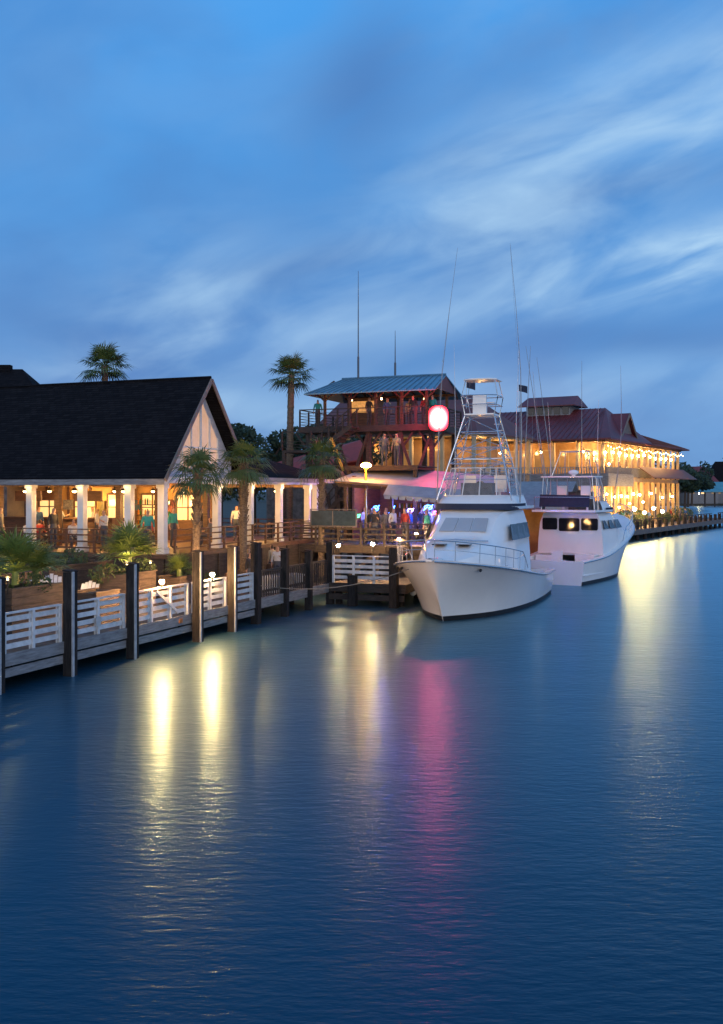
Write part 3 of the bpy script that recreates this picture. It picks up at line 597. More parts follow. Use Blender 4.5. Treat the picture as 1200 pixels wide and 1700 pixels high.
for k in range(3):
    mb.box(1,3.6,1.1+k*.5,6.6,3.98,1.14+k*.5)
    for i in range(40): mb.tube([(1.1+i*.137,3.75,1.14+k*.5),(1.1+i*.137,3.75,1.3+k*.5),(1.1+i*.137,3.75,1.42+k*.5)],[.04,.04,.014],6,1+i%3)
part(T,'shelf',mb,[BWOOD,GG,AG,CG])
NB=emat('blue_neon_tube',(.03,.2,1),16); NP=emat('violet_neon_tube',(.35,.2,1),10); NR=emat('red_neon_tube',(1,.08,.05),6); NG=emat('green_neon_tube',(.08,1,.3),4)
for i,(x,z,mt,w,h) in enumerate(((1.7,1.7,NB,.14,.12),(2.4,1.65,NB,.12,.14),(4.2,1.75,NB,.2,.11),(4.9,1.5,NR,.12,.08),(3.4,1.6,NP,.14,.08),(6.2,1.6,NP,.22,.07),(.7,1.3,NG,.1,.08),(5.6,1.55,NB,.1,.14),(3.0,1.3,NR,.08,.08))):
    mb=MB(); y=-.95+.5*(i%3); pts=[(x+w*math.cos(a*math.pi/8),y,z+h*math.sin(a*math.pi/8)) for a in range(17)]; mb.tube(pts,.022,6,0,False); mb.tube([(x-w*1.3,y,z-h*1.4),(x-w*.2,y,z+.04),(x+w*.1,y,z-.06),(x+w*1.3,y,z+h*1.3)],.024,6); part(T,'neon_sign',mb,[mt,BLACK],label='glowing neon beer sign hanging under the canopy')
for x,y,pw in((1.9,-.6,260),(3.4,-.5,150),(4.8,-.9,270),(6.2,.3,170)): light(T,(x,y,1.9),pw,(.07,.14,1),.12)
for x,p,c_ in((1,60,(1,.45,.12)),(3.2,45,(1,.45,.14)),(5.4,45,(1,.45,.15)),(7.0,45,(1,.42,.15))): light(T,(x,.9,2.35),p,c_,.1)
for k in range(26):
    x=U(1.2,7.6); y=U(-1.0,5.0); person(random.choice(('stand','drink','stand','walk')),BF(DO,x,y,2.4),U(-1.2,1.2),where=' at the bar')
for x,y in((1.2,.2),(3.0,.1),(5.0,.3),(6.9,.0)): dup(t0,BF(DO,x,y,2.4),BA)
T=thing('street_lamp',(.23,51.6,2.4),0,'orange lit lamp on a yellow-painted pole','lamp'); mb=MB(); mb.tube([(0,0,0),(0,0,3.9)],[.07,.05],8); mb.tube([(0,0,3.85),(0,-.25,4.05)],[.03,.03],6); mb.tube([(0,-.25,4.14),(0,-.25,4.04)],[.06,.2],10); part(T,'pole',mb,mat('yellow_paint_and_lamplight',(.5,.32,.04)))
mb=MB(); mb.ball((0,-.25,3.92),.2,0,10,8,(1.4,1,.6)); part(T,'bulb',mb,ORNG,True)
for s,t,k in((14.6,1.6,0),(15.4,2.4,1),(16.2,1.9,0),(18.8,1.2,1),(19.6,2.3,0),(20.3,1.5,1)):
    if k:
        T=thing('cooler_box',DF(s,t,.9),UA+.2*s,'white lidded cooler box on the dock','cooler','cooler boxes on the dock'); mb=MB(); mb.loft([[(x*q,y*q,z) for x,y in((-.4,-.22),(.4,-.22),(.4,.22),(-.4,.22))] for q,z in((.9,0),(1,.36))],0,True,True); part(T,'body',mb,GEL); mb=MB(); mb.box(-.42,-.24,.365,.42,.24,.44); part(T,'lid',mb,WHITE)
    else:
        mb=MB(); mb.tube([(0,0,0),(0,0,.2),(0,0,.45),(0,0,.7),(0,0,.9)],[.24,.29,.31,.29,.24],14); solo('wooden_barrel',mb,BWOOD,DF(s,t,.9),0,'dark wooden barrel standing on the dock','barrel','barrels on the dock')
for s,t,pz,a in((15.6,1.3,'stand',1),(17.9,2.6,'walk',2),(19.3,1.9,'drink',0),(20.2,2.6,'stand',4)): person(pz,DF(s,t,.9),a,where=' on the dock')
# ------------------------------------------------ lookout tower
TO=(-3.75,60.2)
T=thing('lookout_bar_tower',(TO[0],TO[1],0),BA,'tall dark timber deck tower with blue metal roof','tower')
T.scale=(.91,1,1)
DZ=8.85
mb=MB(); planks(mb,0,9.5,0,5.2,DZ,.14,.05); mb.box(-.05,-.06,DZ-.35,9.55,0,DZ+.02); mb.box(-.05,0,DZ-.35,0,5.2,DZ); mb.box(9.5,0,DZ-.35,9.55,5.2,DZ)
for i in range(16): mb.box(.3+i*.6,0,DZ-.3,.36+i*.6,5.2,DZ-.055)
part(T,'deck',mb,DWOOD)
for x in(.5,2.6,4.8,7.0,9.1):
    for y in(.3,4.9):
        mb=MB(); mb.box(x-.14,y-.14,.6,x+.14,y+.14,DZ-.35); part(T,'post',mb,DWOOD)
mb=MB()
for a,b in((2.6,4.8),(7.0,9.1),(.5,2.6)):
    mb.beam((a,.1,3),(b,.1,8.3),.06,.18); mb.beam((b,.05,3),(a,.05,8.3),.06,.18)
for x in(.5,2.6,4.8,7,9.1):
    mb.beam((x,.3,7.4),(x-.9,.3,8.5),.08,.12); mb.beam((x,.3,7.4),(x+.9,.3,8.5),.08,.12)
mb.beam((.5,.05,6.2),(9.1,.05,6.2),.08,.25); part(T,'brace',mb,DWOOD)
RZt=11.95
mb=MB()
for x in(1.6,3.4,5.2,7.0,8.7):
    for y in(.5,4.6): mb.box(x-.08,y-.08,DZ,x+.08,y+.08,10.95)
    mb.beam((x,.5,10.4),(x+.6,.5,10.9),.06,.08); mb.beam((x,.5,10.4),(x-.6,.5,10.9),.06,.08)
mb.box(1.2,.42,10.85,9.3,.58,11.0); mb.box(1.2,4.52,10.85,9.3,4.68,11.0)
for i in range(12): mb.beam((1.3+i*.72,-.3,10.75),(1.3+i*.72,2.55,RZt-.12),.05,.12); mb.beam((1.3+i*.72,5.4,10.75),(1.3+i*.72,2.55,RZt-.12),.05,.12)
part(T,'roof_frame',mb,BWOOD)
mb=MB(); mb.slab([(.6,-.6,10.8),(9.6,-.6,10.8),(9.3,2.55,RZt),(1.9,2.55,RZt)],.06); mb.slab([(.6,5.7,10.8),(9.6,5.7,10.8),(9.3,2.55,RZt),(1.9,2.55,RZt)],.06)
mb.slab([(.6,-.6,10.8),(.6,5.7,10.8),(1.9,2.55,RZt)],.06)
for i in range(20):
    x=.9+i*.45; f=(x-.6)/9.; mb.beam((x,-.6,10.83),(1.9+f*7.4,2.55,RZt+.03),.04,.05)
mb.tube([(1.9,2.55,RZt+.03),(9.3,2.55,RZt+.03)],.07,6)
part(T,'roof',mb,BLUEROOF)
mb=MB(); mb.slab([(9.25,.0,10.95),(9.25,5.1,10.95),(9.25,2.55,11.85)],(.06,0,0)); part(T,'gable_panel',mb,REDROOF2)
def bar_rail(x0,y0,x1,y1,z,par,n=5):
    mb=MB(); d=Vector((x1-x0,y1-y0,0)); m=max(1,round(d.length/1.4))
    for k in range(n): mb.beam((x0,y0,z+.15+k*.17),(x1,y1,z+.15+k*.17),.02,.025)
    mb.beam((x0,y0,z+1.05),(x1,y1,z+1.05),.14,.05)
    for i in range(m+1): p=Vector((x0,y0,0))+d*i/m; mb.cb((p.x,p.y,z+.5),(.09,.09,1.0))
    part(par,'railing',mb,DWOOD)
bar_rail(0,.05,9.5,.05,DZ,T); bar_rail(0,.05,0,5.2,DZ,T); bar_rail(9.5,.05,9.5,5.2,DZ,T); bar_rail(0,5.2,9.5,5.2,DZ,T)
mb=MB(); mb.box(2.0,3.2,DZ,4.2,4.4,10.8); part(T,'bar_booth',mb,BWOOD)
mb=MB(); mb.box(2.2,3.12,9.9,4.0,3.195,10.6); part(T,'lit_opening',mb,mat('lit_opening_glow',(.5,.3,.15),(.1,.05,.02),4,em=(1,.45,.12),es=.6))
mb=MB()
def stair(mb,p,q,w=1.1):
    p,q=Vector(p),Vector(q); d=q-p; n=int(abs(d.z)/.18); side=Vector((0,1,0))*w
    for o in(Vector((0,0,0)),side): mb.beam(p+o,q+o,.06,.28); mb.beam(p+o+Vector((0,0,1)),q+o+Vector((0,0,1)),.06,.06); mb.beam(p+o+Vector((0,0,.5)),q+o+Vector((0,0,.5)),.03,.03)
    for i in range(n): c=p+d*(i+.5)/n+side/2; mb.cb(c,(.27,w,.04))
    for i in range(5):
        for o in(Vector((0,0,0)),side): c=p+d*(i+.3)/4.6+o; mb.box(c.x-.04,c.y-.04,c.z,c.x+.04,c.y+.04,c.z+1)
stair(mb,(2.2,-1.5,7.4),(4.4,-1.5,8.8)); stair(mb,(4.4,-2.7,4.6),(2.2,-2.7,7.3)); mb.box(.2,-2.8,7.2,2.2,-.1,7.35)
stair(mb,(2.4,-3.9,2.4),(4.6,-3.9,4.5)); mb.box(4.5,-3.9,4.45,5.6,-1.5,4.6)
for x,y in((.3,-2.7),(2.1,-2.7),(5.5,-3.8),(4.6,-3.8)): mb.box(x-.1,y-.1,.6,x+.1,y+.1,7.2 if x<3 else 4.45)
part(T,'staircase',mb,DWOOD)
mb=MB(); mb.beam((4.3,-4.3,7.9),(5.1,-4.3,6.1),.05,.16); mb.beam((4.3,-4.25,7.9),(3.6,-4.25,7.2),.05,.12); part(T,'stringer',mb,bpy.data.materials['yellow_paint_and_lamplight'],label='stair stringer coloured yellow for lamplight')  # yellow base colour paints lamplight onto the stringer
bar_rail(.2,-2.8,2.2,-2.8,7.35,T,3)
for x,y,z,p in((3,1.5,10.5,18),(6,1.5,10.5,18),(8.6,2.5,10.5,20),(5,-1,7,10)): light(T,(x,y,z),p,(1,.5,.18),.1)
for x,y in((3.2,1.2),(5.4,1.0),(8.0,2)): 
    mb=MB(); mb.ball((x,y,10.5),.07,0); mb.tube([(x,y,10.56),(x,y,10.9)],.012,5,1); part(T,'hanging_bulb',mb,[CEILL,BLACK])
for x,y,pz in((.9,.7,'stand'),(4.2,.8,'drink'),(5.2,1.2,'stand'),(7.0,.7,'stand'),(7.7,.8,'drink'),(8.2,.7,'stand'),(6.0,3,'walk')): person(pz,BF(TO,x,y,DZ),U(-.8,.8),where=' on the tower deck')
T2=thing('upper_landing',(BF(TO,4.8,-6.5)[0],BF(TO,4.8,-6.5)[1],0),BA,'small timber landing above the bar canopy','deck')
mb=MB(); planks(mb,0,4.2,2.0,5.5,6.35,.14,.05); mb.box(0,1.95,6.1,4.2,2.0,6.37)
for x in(.2,4.0):
    for y in(2.2,5.3): mb.box(x-.1,y-.1,.6,x+.1,y+.1,6.1)
part(T2,'deck',mb,DWOOD); person('stand',BF(TO,6.9,-4.0,6.35),.2,6,1.05,' on a landing'); person('drink',BF(TO,7.55,-3.8,6.35),-.4,5,1.05,' on a landing')
def glowpanel():
    m=bpy.data.materials.new('red_glow_panel'); m.use_nodes=True; nt=m.node_tree;N=nt.nodes;L=nt.links;b=N['Principled BSDF']; b.inputs['Base Color'].default_value=(.3,.02,.02,1)
    tc=N.new('ShaderNodeTexCoord'); mp=N.new('ShaderNodeMapping'); mp.inputs['Scale'].default_value=(1.35,0,1.1); L.new(tc.outputs['Object'],mp.inputs[0])
    g=N.new('ShaderNodeTexGradient'); g.gradient_type='SPHERICAL'; L.new(mp.outputs[0],g.inputs[0])
    r=N.new('ShaderNodeValToRGB'); e=r.color_ramp.elements; e[0].position=0; e[0].color=(.5,.0,.015,1); e[1].position=1; e[1].color=(12,9,8,1); x=e.new(.2); x.color=(1.2,.03,.06,1); x=e.new(.38); x.color=(4,.6,.55,1); x=e.new(.55); x.color=(9,4,3.4,1)
    L.new(g.outputs[0],r.inputs[0]); L.new(r.outputs[0],b.inputs['Emission Color']); b.inputs['Emission Strength'].default_value=1.6
    return m
p=BF(TO,8.95,-.7,0)
T=thing('illuminated_sign',(p[0]+.05,p[1],9.1),BA,'rounded red glowing light box on the tower rail','sign')
def rrect(w,h,r,n=5):
    o=[]
    for cx,cz,a0 in((w-r,h-r,0),(-w+r,h-r,90),(-w+r,-h+r,180),(w-r,-h+r,270)):
        for i in range(n+1): a=math.radians(a0+90*i/n); o.append((cx+r*math.cos(a),cz+r*math.sin(a)))
    return o
mb=MB(); mb.slab([(x,-.1,z) for x,z in rrect(.57,.71,.4)],(0,.2,0)); mb.box(-.05,.1,-.9,.05,.3,-.2); part(T,'frame',mb,BLACK)
mb=MB(); mb.slab([(x,-.13,z) for x,z in rrect(.57,.71,.4)],(0,.028,0)); part(T,'light_panel',mb,glowpanel()); light(T,(0,-.9,0),950,(1,.05,.13),.4)
for px,py,z0,z1 in((-.2,61.5,11.7,18.6),(2.1,62,11.4,15)):
    mb=MB(); mb.tube([(0,0,0),(0,0,(z1-z0)*.6),(0,0,z1-z0)],[.045,.03,.012],6); mb.tube([(0,0,0),(0,0,1.6)],.065,6); solo('antenna_mast',mb,mat('dark_mast_paint',(.1,.12,.15)),(px,py,z0),0,'thin tall radio antenna above the blue roof','antenna')
# ------------------------------------------------ trees behind
def tree(loc,h,rad,seed,leaf=.22,n=2600,lab='dark broadleaf tree with uneven crown'):
    rn=random.Random(seed); T=thing('tree',loc,0,lab,'tree','dark trees behind the buildings'); mb=MB(); mb.tube([(0,0,0),(.1,0,h*.35),(0,.1,h*.6)],[h*.035,h*.025,h*.015],8)
    cl=[]
    for i in range(9):
        a=i*2.4; rr=rad*rn.uniform(.25,.75); c=Vector((math.cos(a)*rr,math.sin(a)*rr,h*rn.uniform(.5,.9))); cl.append(c); mb.tube([(0,0,h*.4),c*.6+Vector((0,0,h*.18)),c],[h*.014,h*.009,h*.004],5)
    part(T,'trunk',mb,BARK); mb=MB()
    for c in cl: leafcloud(mb,c,(rad*rn.uniform(.3,.5),rad*rn.uniform(.3,.5),rad*rn.uniform(.2,.35)),n//9,leaf,0,rn)
    part(T,'crown',mb,LEAF)
for i,(x,y,h,r) in enumerate(((-11.5,80,10.2,4),(-8.6,78,9.6,3.6),(-5.8,82,10.6,4),(-3.6,78,9.0,3.2),(-14.5,84,9.5,4),(-1.5,86,9.8,4))): tree((x,y,.6),h,r,i+1)
for i,(x,y,h,r) in enumerate(((72,226,9,5),(80,246,10,5),(88,268,11,6),(97,292,11,6))): tree((x,y,.6),h,r,i+20,.5,1800)
T=thing('red_roof_house',(-3.6,74,.6),-.2,'low building with bright red roof behind palms','house'); mb=MB(); mb.box(-3,-2,0,3.5,3,5.2); part(T,'wall',mb,DECKW); mb=MB(); mb.slab([(-3.6,-2.6,5.5),(3.9,-2.6,6.6),(3.9,.5,8.3),(-3.6,.5,6.4)],.1); mb.slab([(-3.6,3.6,5.4),(3.9,3.6,6.4),(3.9,.5,8.3),(-3.6,.5,6.4)],.1); part(T,'roof',mb,mat('bright_red_roof',(.4,.05,.03)))
# ------------------------------------------------ right two-storey restaurant
KA=math.atan2(.857,.514); ku=Vector((.514,.857,0)); kv=Vector((-.857,.514,0)); KO=(26.2,108,0)
def KF(x,y,z=0): p=Vector(KO)+ku*x+kv*y; return(p.x,p.y,z)
T=thing('two_storey_restaurant',KO,KA,'large two-storey cream restaurant with maroon roofs and verandas','restaurant')
G0,F1,EV=1.15,6.5,10.7; LX=34
mb=MB(); mb.box(-.5,-.5,.6,LX,24,G0); mb.box(-.6,-.6,F1-.45,22,24,F1); mb.box(22,0,F1-.45,LX,24,F1); part(T,'floor',mb,CREAM)
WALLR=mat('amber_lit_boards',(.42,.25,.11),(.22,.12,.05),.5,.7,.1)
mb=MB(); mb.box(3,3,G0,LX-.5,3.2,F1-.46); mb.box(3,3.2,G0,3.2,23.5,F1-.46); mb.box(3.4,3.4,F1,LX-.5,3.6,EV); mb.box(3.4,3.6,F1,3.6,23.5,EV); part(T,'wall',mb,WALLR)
WG=mat('dim_window',(.06,.035,.02),(.2,.11,.05),.8,.15,em=(1,.5,.15),es=.25)
def win(x,y,z,w,h,ax):
    mb=MB()
    if ax=='x':
        mb.box(x-w/2,y-.06,z,x+w/2,y,z+h,0); mb.box(x-w/2-.1,y-.1,z-.1,x-w/2,y,z+h+.1,1); mb.box(x+w/2,y-.1,z-.1,x+w/2+.1,y,z+h+.1,1); mb.box(x-w/2,y-.1,z+h,x+w/2,y,z+h+.1,1); mb.box(x-.04,y-.09,z,x+.04,y-.062,z+h,1)
    else:
        mb.box(x-.06,y-w/2,z,x,y+w/2,z+h,0); mb.box(x-.1,y-w/2-.1,z-.1,x,y-w/2,z+h+.1,1); mb.box(x-.1,y+w/2,z-.1,x,y+w/2+.1,z+h+.1,1); mb.box(x-.1,y-w/2,z+h,x,y+w/2,z+h+.1,1); mb.box(x-.09,y-.04,z,x-.062,y+.04,z+h,1)
    part(T,'window',mb,[WG,CREAM])
for i in range(10): win(5+i*3,3,G0+.9 if i%3 else G0+.05,1.6,2.4 if i%3 else 3,'x'); win(5+i*3,3.4,F1+.8,1.9,2.4,'x')
for i in range(6): win(3,5+i*3.1,G0+.9,1.8,2.5,'y'); win(3.4,5+i*3.1,F1+.6,2.0,2.5,'y')
c1=MB(); c1.box(-.2,-.2,G0,.2,.2,F1-.45); c1.box(-.27,-.27,G0,.27,.27,G0+.4); c1=c1.mesh('column',[CREAM])
c2=MB(); c2.box(-.17,-.17,F1,.17,.17,EV-.1); c2.beam((0,0,EV-.9),(.6,0,EV-.15),.08,.1); c2.beam((0,0,EV-.9),(-.6,0,EV-.15),.08,.1); c2=c2.mesh('column',[CREAM])
for i in range(14):
    x=i*2.6; part(T,'column',c1,CREAM,loc=(x,0,0)); part(T,'column',c2,CREAM,loc=(x,0,0))
for i in range(1,9): y=i*2.8; part(T,'column',c1,CREAM,loc=(0,y,0)); part(T,'column',c2,CREAM,loc=(0,y,0))
mb=MB(); mb.box(-.4,-.4,EV-.35,LX,.2,EV+.05); mb.box(-.4,.2,EV-.35,.2,23.6,EV+.05); mb.box(.2,.2,EV-.05,LX-.4,23.4,EV+.02); mb.box(.2,.2,F1-.52,LX-.4,3,F1-.46); part(T,'soffit',mb,mat('dim_soffit_boards',(.25,.18,.11)))
mb=MB()
for x0,y0,x1,y1 in((-.5,-.5,-.5,23),(-.5,-.5,LX,-.5)):
    d=Vector((x1-x0,y1-y0,0)); n=int(d.length/.3)
    mb.beam((x0,y0,F1+1.1),(x1,y1,F1+1.1),.12,.07); mb.beam((x0,y0,F1+.12),(x1,y1,F1+.12),.06,.06)
    for i in range(n): p=Vector((x0,y0,0))+d*i/n; mb.box(p.x-.05,p.y-.05,F1+.1,p.x+.05,p.y+.05,F1+1.08)
part(T,'veranda_railing',mb,FASC)
mb=MB(); mb.box(-.72,-.75,5.5,-.62,14,6.9); mb.box(-.72,-.85,5.5,9,-.76,6.9)
for i in range(60): mb.box(-.76,-.7+i*.24,5.55,-.722,-.5+i*.24,6.85)
part(T,'fascia_band',mb,FASC)
mb=MB(); RZ=14.6
mb.slab([(-1.3,-1.3,EV),(-1.3,24.5,EV),(7.2,24.5,RZ),(7.2,1.9,RZ)],.18); mb.slab([(15.7,-1.3,EV),(7.2,1.9,RZ),(7.2,24.5,RZ),(15.7,24.5,EV)],.18); mb.slab([(-1.3,-1.3,EV),(15.7,-1.3,EV),(7.2,1.9,RZ)],.18)
for i in range(40): y=.0+i*.62; mb.beam((-1.3,y,EV+.03),(7.2,max(y,2),RZ+.03),.05,.06)
mb.slab([(4.2,-.9,11.2),(7.2,-.9,13.9),(7.2,4,13.9),(4.2,4,11.2)],.1); mb.slab([(10.2,-.9,11.2),(7.2,-.9,13.9),(7.2,4,13.9),(10.2,4,11.2)],.1)
mb.slab([(-1.0,9.2,11.3),(-1.0,11.2,12.9),(4.4,11.2,12.9),(4.4,9.2,11.3)],.1); mb.slab([(-1.0,13.2,11.3),(-1.0,11.2,12.9),(4.4,11.2,12.9),(4.4,13.2,11.3)],.1)
part(T,'roof',mb,REDROOF)
mb=MB()
mb.slab([(14,-1.3,EV),(LX+1,-1.3,EV),(LX-3.5,5,12.9),(12,5,12.9)],.18); mb.slab([(LX+1,-1.3,EV),(LX+1,11,EV),(LX-3.5,5,12.9)],.18); mb.slab([(LX+1,11,EV),(14,11,EV),(12,5,12.9),(LX-3.5,5,12.9)],.18)
for i in range(30): x=15.5+i*.62; mb.beam((x,-1.3,EV+.03),(min(x,LX-3.5),5,12.93),.05,.06)
part(T,'wing_roof',mb,REDROOF2)
mb=MB(); mb.slab([(4.7,-.6,11.0),(9.7,-.6,11.0),(7.2,-.6,13.5)],(0,.1,0)); mb.beam((4.0,-.95,11),(7.2,-.95,13.8),.08,.3); mb.beam((10.4,-.95,11),(7.2,-.95,13.8),.08,.3)
mb.slab([(-.8,9.4,11.2),(-.8,13.0,11.2),(-.8,11.2,12.75)],(.1,0,0)); part(T,'dormer_gable',mb,mat('brown_shingle_gable',(.2,.15,.12)))
mb=MB(); mb.box(5.6,5.6,13.4,8.8,11,15.1,1); mb.slab([(4.8,4.8,15),(4.8,11.8,15),(7.2,11.4,16.2),(7.2,5.2,16.2)],.12); mb.slab([(9.6,4.8,15),(9.6,11.8,15),(7.2,11.4,16.2),(7.2,5.2,16.2)],.12); mb.slab([(4.8,4.8,15),(9.6,4.8,15),(7.2,5.2,16.2)],.12)
for i in range(5): mb.box(5.54,5.8+i*1.05,14,5.597,6.5+i*1.05,14.8,2)
part(T,'cupola',mb,[REDROOF,FASC,GLASS])
mb=MB(); mb.slab([(12,-2.4,6.6),(LX+.6,-2.4,6.6),(LX+.6,-.55,7.9),(12,-.55,7.9)],.1); part(T,'awning_roof',mb,mat('red_brown_awning',(.14,.055,.035),(.1,.04,.025),1,.6))
for i in range(6): light(T,(2.0+i*5.4,1.5,9.6),560 if i<3 else 380,(1,.56,.18),.2); light(T,(2.0+i*5.4,1.5,4.9),560 if i<3 else 330,(1,.54,.17),.2)
for i in range(4): light(T,(1.6,4+i*5.5,9.4),220,(1,.55,.18),.15); light(T,(1.6,4+i*5.5,4.9),150,(1,.5,.16),.15)
for x in(1.5,5.5,9.5): light(T,(x,-2.4,4.2),420,(1,.56,.18),.25)
for x in(16,22,28): light(T,(x,-3.3,4.6),200,(1,.52,.16),.2)
sb=MB(); sb.ball((0,0,0),.11,0,8,6); sb.tube([(0,0,.11),(0,0,.5)],.03,5,1); sb=sb.mesh('lantern',[BULBS,BLACK])
for i in range(12):
    x=i*2.6+U(-.2,.2); part(T,'lantern',sb,BULBS,loc=(x,-.35,9.2+U(-.25,.2)))
    if i<5 or i%2: part(T,'lantern',sb,BULBS,loc=(x,-.5,4.3+U(-.3,.4)))
for x,y,z in((1,-1.5,3.2),(3.3,-2,3.6),(6.4,-1.6,3.1),(8.8,-2,3.7),(.3,-.6,7.9)): part(T,'lantern',sb,BULBS,loc=(x,y,z))
for i in range(4): part(T,'lantern',sb,BULBS,loc=(-.45,2+i*4.9,9.3))
DIMB=emat('small_string_bulb_glow',(1,.6,.22),60)
for nm,z,y,n,x0,x1 in(('string_lights',9.9,-.62,34,0,LX),):
    mb=MB(); pr=None
    for i in range(n):
        x=x0+(x1-x0)*i/(n-1); zz=z-.25*math.sin(i*math.pi/4)**2; mb.ball((x,y,zz),.045,0,6,4)
        if pr: mb.tube([pr,(x,y,zz+.06)],.012,4,1,False)
        pr=(x,y,zz+.06)
    part(T,nm,mb,[DIMB,BLACK])
for k in range(22):
    if k%2: person(random.choice(('stand','drink')),KF(U(0.3,33),U(.2,2.4),F1),U(0,6),where=' on the upper veranda')
    else: person(random.choice(('stand','walk')),KF(U(0,33),U(-3.5,2),G0),U(0,6),where=' on the lower veranda')
T=thing('restaurant_dock',KO,KA,'dark timber dock in front of the two-storey restaurant','dock')
mb=MB(); mb.box(-9,-5.5,.75,44,-.52,1.1); mb.box(-9,-5.6,.6,44,-5.5,1.12); part(T,'deck',mb,DECKW)
pm2=MB(); pm2.tube([(0,0,-1.5),(0,0,1.9)],.2,8); pm2=pm2.mesh('piling',[PILE])
for i in range(19): part(T,'piling',pm2,PILE,loc=(-8.5+i*2.9,-5.3,0))
for x0,x1 in((-9,6),(14,30),(34,44)):
    mb=MB(); mb.box(x0,-5.35,2.0,x1,-5.25,2.08); mb.box(x0,-5.33,1.5,x1,-5.27,1.55)
    for i in range(int((x1-x0)/1.6)): mb.box(x0+i*1.6,-5.36,1.1,x0+i*1.6+.1,-5.24,2)
    part(T,'railing',mb,DWOOD)
for i in range(4): dock_lamp(KF(-4+i*3.7,-4.6,2.7 if i%2 else 3.1),BULBS,1.6,.17,'lit globe lamp on a thin post on the restaurant dock')
for i in range(9):
    mb=MB(); s=U(.7,1.2); leafcloud(mb,(0,0,s*.8),(s,s,s*.8),500,.12); mb.tube([(0,0,0),(0,0,s)],[.25,.1],8,1); solo('shrub',mb,[LEAFS,BARK],KF(-2+i*4.2+U(-.8,.8),U(-3.6,-1.5),1.1),0,'leafy rounded shrub in a pot beside the veranda','shrub','shrubs in front of the two-storey restaurant')
# connecting building
T=thing('maroon_roof_building',(9.5,84,.6),KA,'cream building with maroon roof and lit upper floor','building')
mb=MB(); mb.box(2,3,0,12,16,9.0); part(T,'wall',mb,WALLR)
for i in range(4):
    for z in(1.0,5.8):
        mb=MB(); mb.box(1.93,4+i*3,z,1.995,5.8+i*3,z+2.2,0); mb.box(1.9,3.9+i*3,z+2.2,1.99,5.9+i*3,z+2.3,1); mb.box(1.9,4.87+i*3,z,1.928,4.93+i*3,z+2.2,1); part(T,'window',mb,[WG,CREAM])
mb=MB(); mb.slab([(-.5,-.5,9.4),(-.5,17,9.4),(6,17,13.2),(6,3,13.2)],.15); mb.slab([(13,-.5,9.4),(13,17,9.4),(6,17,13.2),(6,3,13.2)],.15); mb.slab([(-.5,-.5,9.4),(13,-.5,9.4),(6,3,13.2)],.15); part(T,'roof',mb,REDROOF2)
mb=MB(); mb.box(-.2,-.2,4.6,13,17,5.0); mb.box(-.2,-.2,9.1,13,17,9.3); part(T,'floor',mb,CREAM)
c3=MB(); c3.box(-.15,-.15,0,.15,.15,9.1); c3=c3.mesh('column',[CREAM])
for i in range(5): part(T,'column',c3,CREAM,loc=(i*3.1,0,0))
for i in range(1,6): part(T,'column',c3,CREAM,loc=(0,i*3,0))
mb=MB(); mb.box(-.25,-.25,5.95,13,-.15,6.03); mb.box(-.25,-.15,5.95,-.15,16,6.03)
for i in range(50): mb.box(-.22,-.2+i*.32,5,-.18,-.16+i*.32,5.95); mb.box(-.2+i*.26,-.22,5,-.16+i*.26,-.18,5.95)
part(T,'veranda_railing',mb,FASC)
for x,y in((4,1.2),(9,1.2),(1,5),(1,11)): light(T,(x,y,8.2),150,(1,.55,.18),.15); light(T,(x,y,3.8),80,(1,.5,.16),.15)
for k in range(10): person(random.choice(('stand','drink')),(9.5+ku.x*(k*1.0+1)+kv.x*1.2*R(),84+ku.y*(k+1)+kv.y*R(),5.6),U(0,6),where=' on the upper veranda')
T=thing('dock_shed',(5.5,63,.6),BA,'low dock shed with pale roof behind the moored boats','shed'); mb=MB(); mb.box(0,0,0,7,5,3.3); part(T,'wall',mb,YEL); mb=MB(); mb.slab([(-.6,-1.6,3.4),(7.6,-1.6,3.4),(7.6,2.6,5.0),(-.6,2.6,5.0)],.1); mb.slab([(-.6,6,3.4),(7.6,6,3.4),(7.6,2.6,5.0),(-.6,2.6,5.0)],.1); part(T,'roof',mb,mat('pale_metal_roof',(.3,.32,.34)))
for x in(1,4,7): light(T,(x,-.9,2.7),30,(1,.5,.18),.1)
# ------------------------------------------------ boats
def cat(vals,f):
    xs=[a[0] for a in vals]
    if f<=xs[0]: return vals[0][1:]
    for i in range(len(xs)-1):
        if f<=xs[i+1]: 
            t=(f-xs[i])/(xs[i+1]-xs[i]); p0=vals[max(i-1,0)];p1=vals[i];p2=vals[i+1];p3=vals[min(i+2,len(xs)-1)]
            o=[]
            for k in range(1,len(p1)):
                m1=(p2[k]-p0[k])/(p2[0]-p0[0]) if p2[0]!=p0[0] else 0; m2=(p3[k]-p1[k])/(p3[0]-p1[0]) if p3[0]!=p1[0] else 0; h=p2[0]-p1[0]
                o.append((2*t**3-3*t*t+1)*p1[k]+(t**3-2*t*t+t)*h*m1+(-2*t**3+3*t*t)*p2[k]+(t**3-t*t)*h*m2)
            return o
    return vals[-1][1:]
ST=[(0,.92,.84,1.2),(.28,1,.88,1.32),(.5,1,.8,1.6),(.7,.94,.58,1.93),(.84,.79,.3,2.16),(.93,.54,.1,2.33),(.98,.26,.02,2.43),(1.0,.06,.004,2.47)]
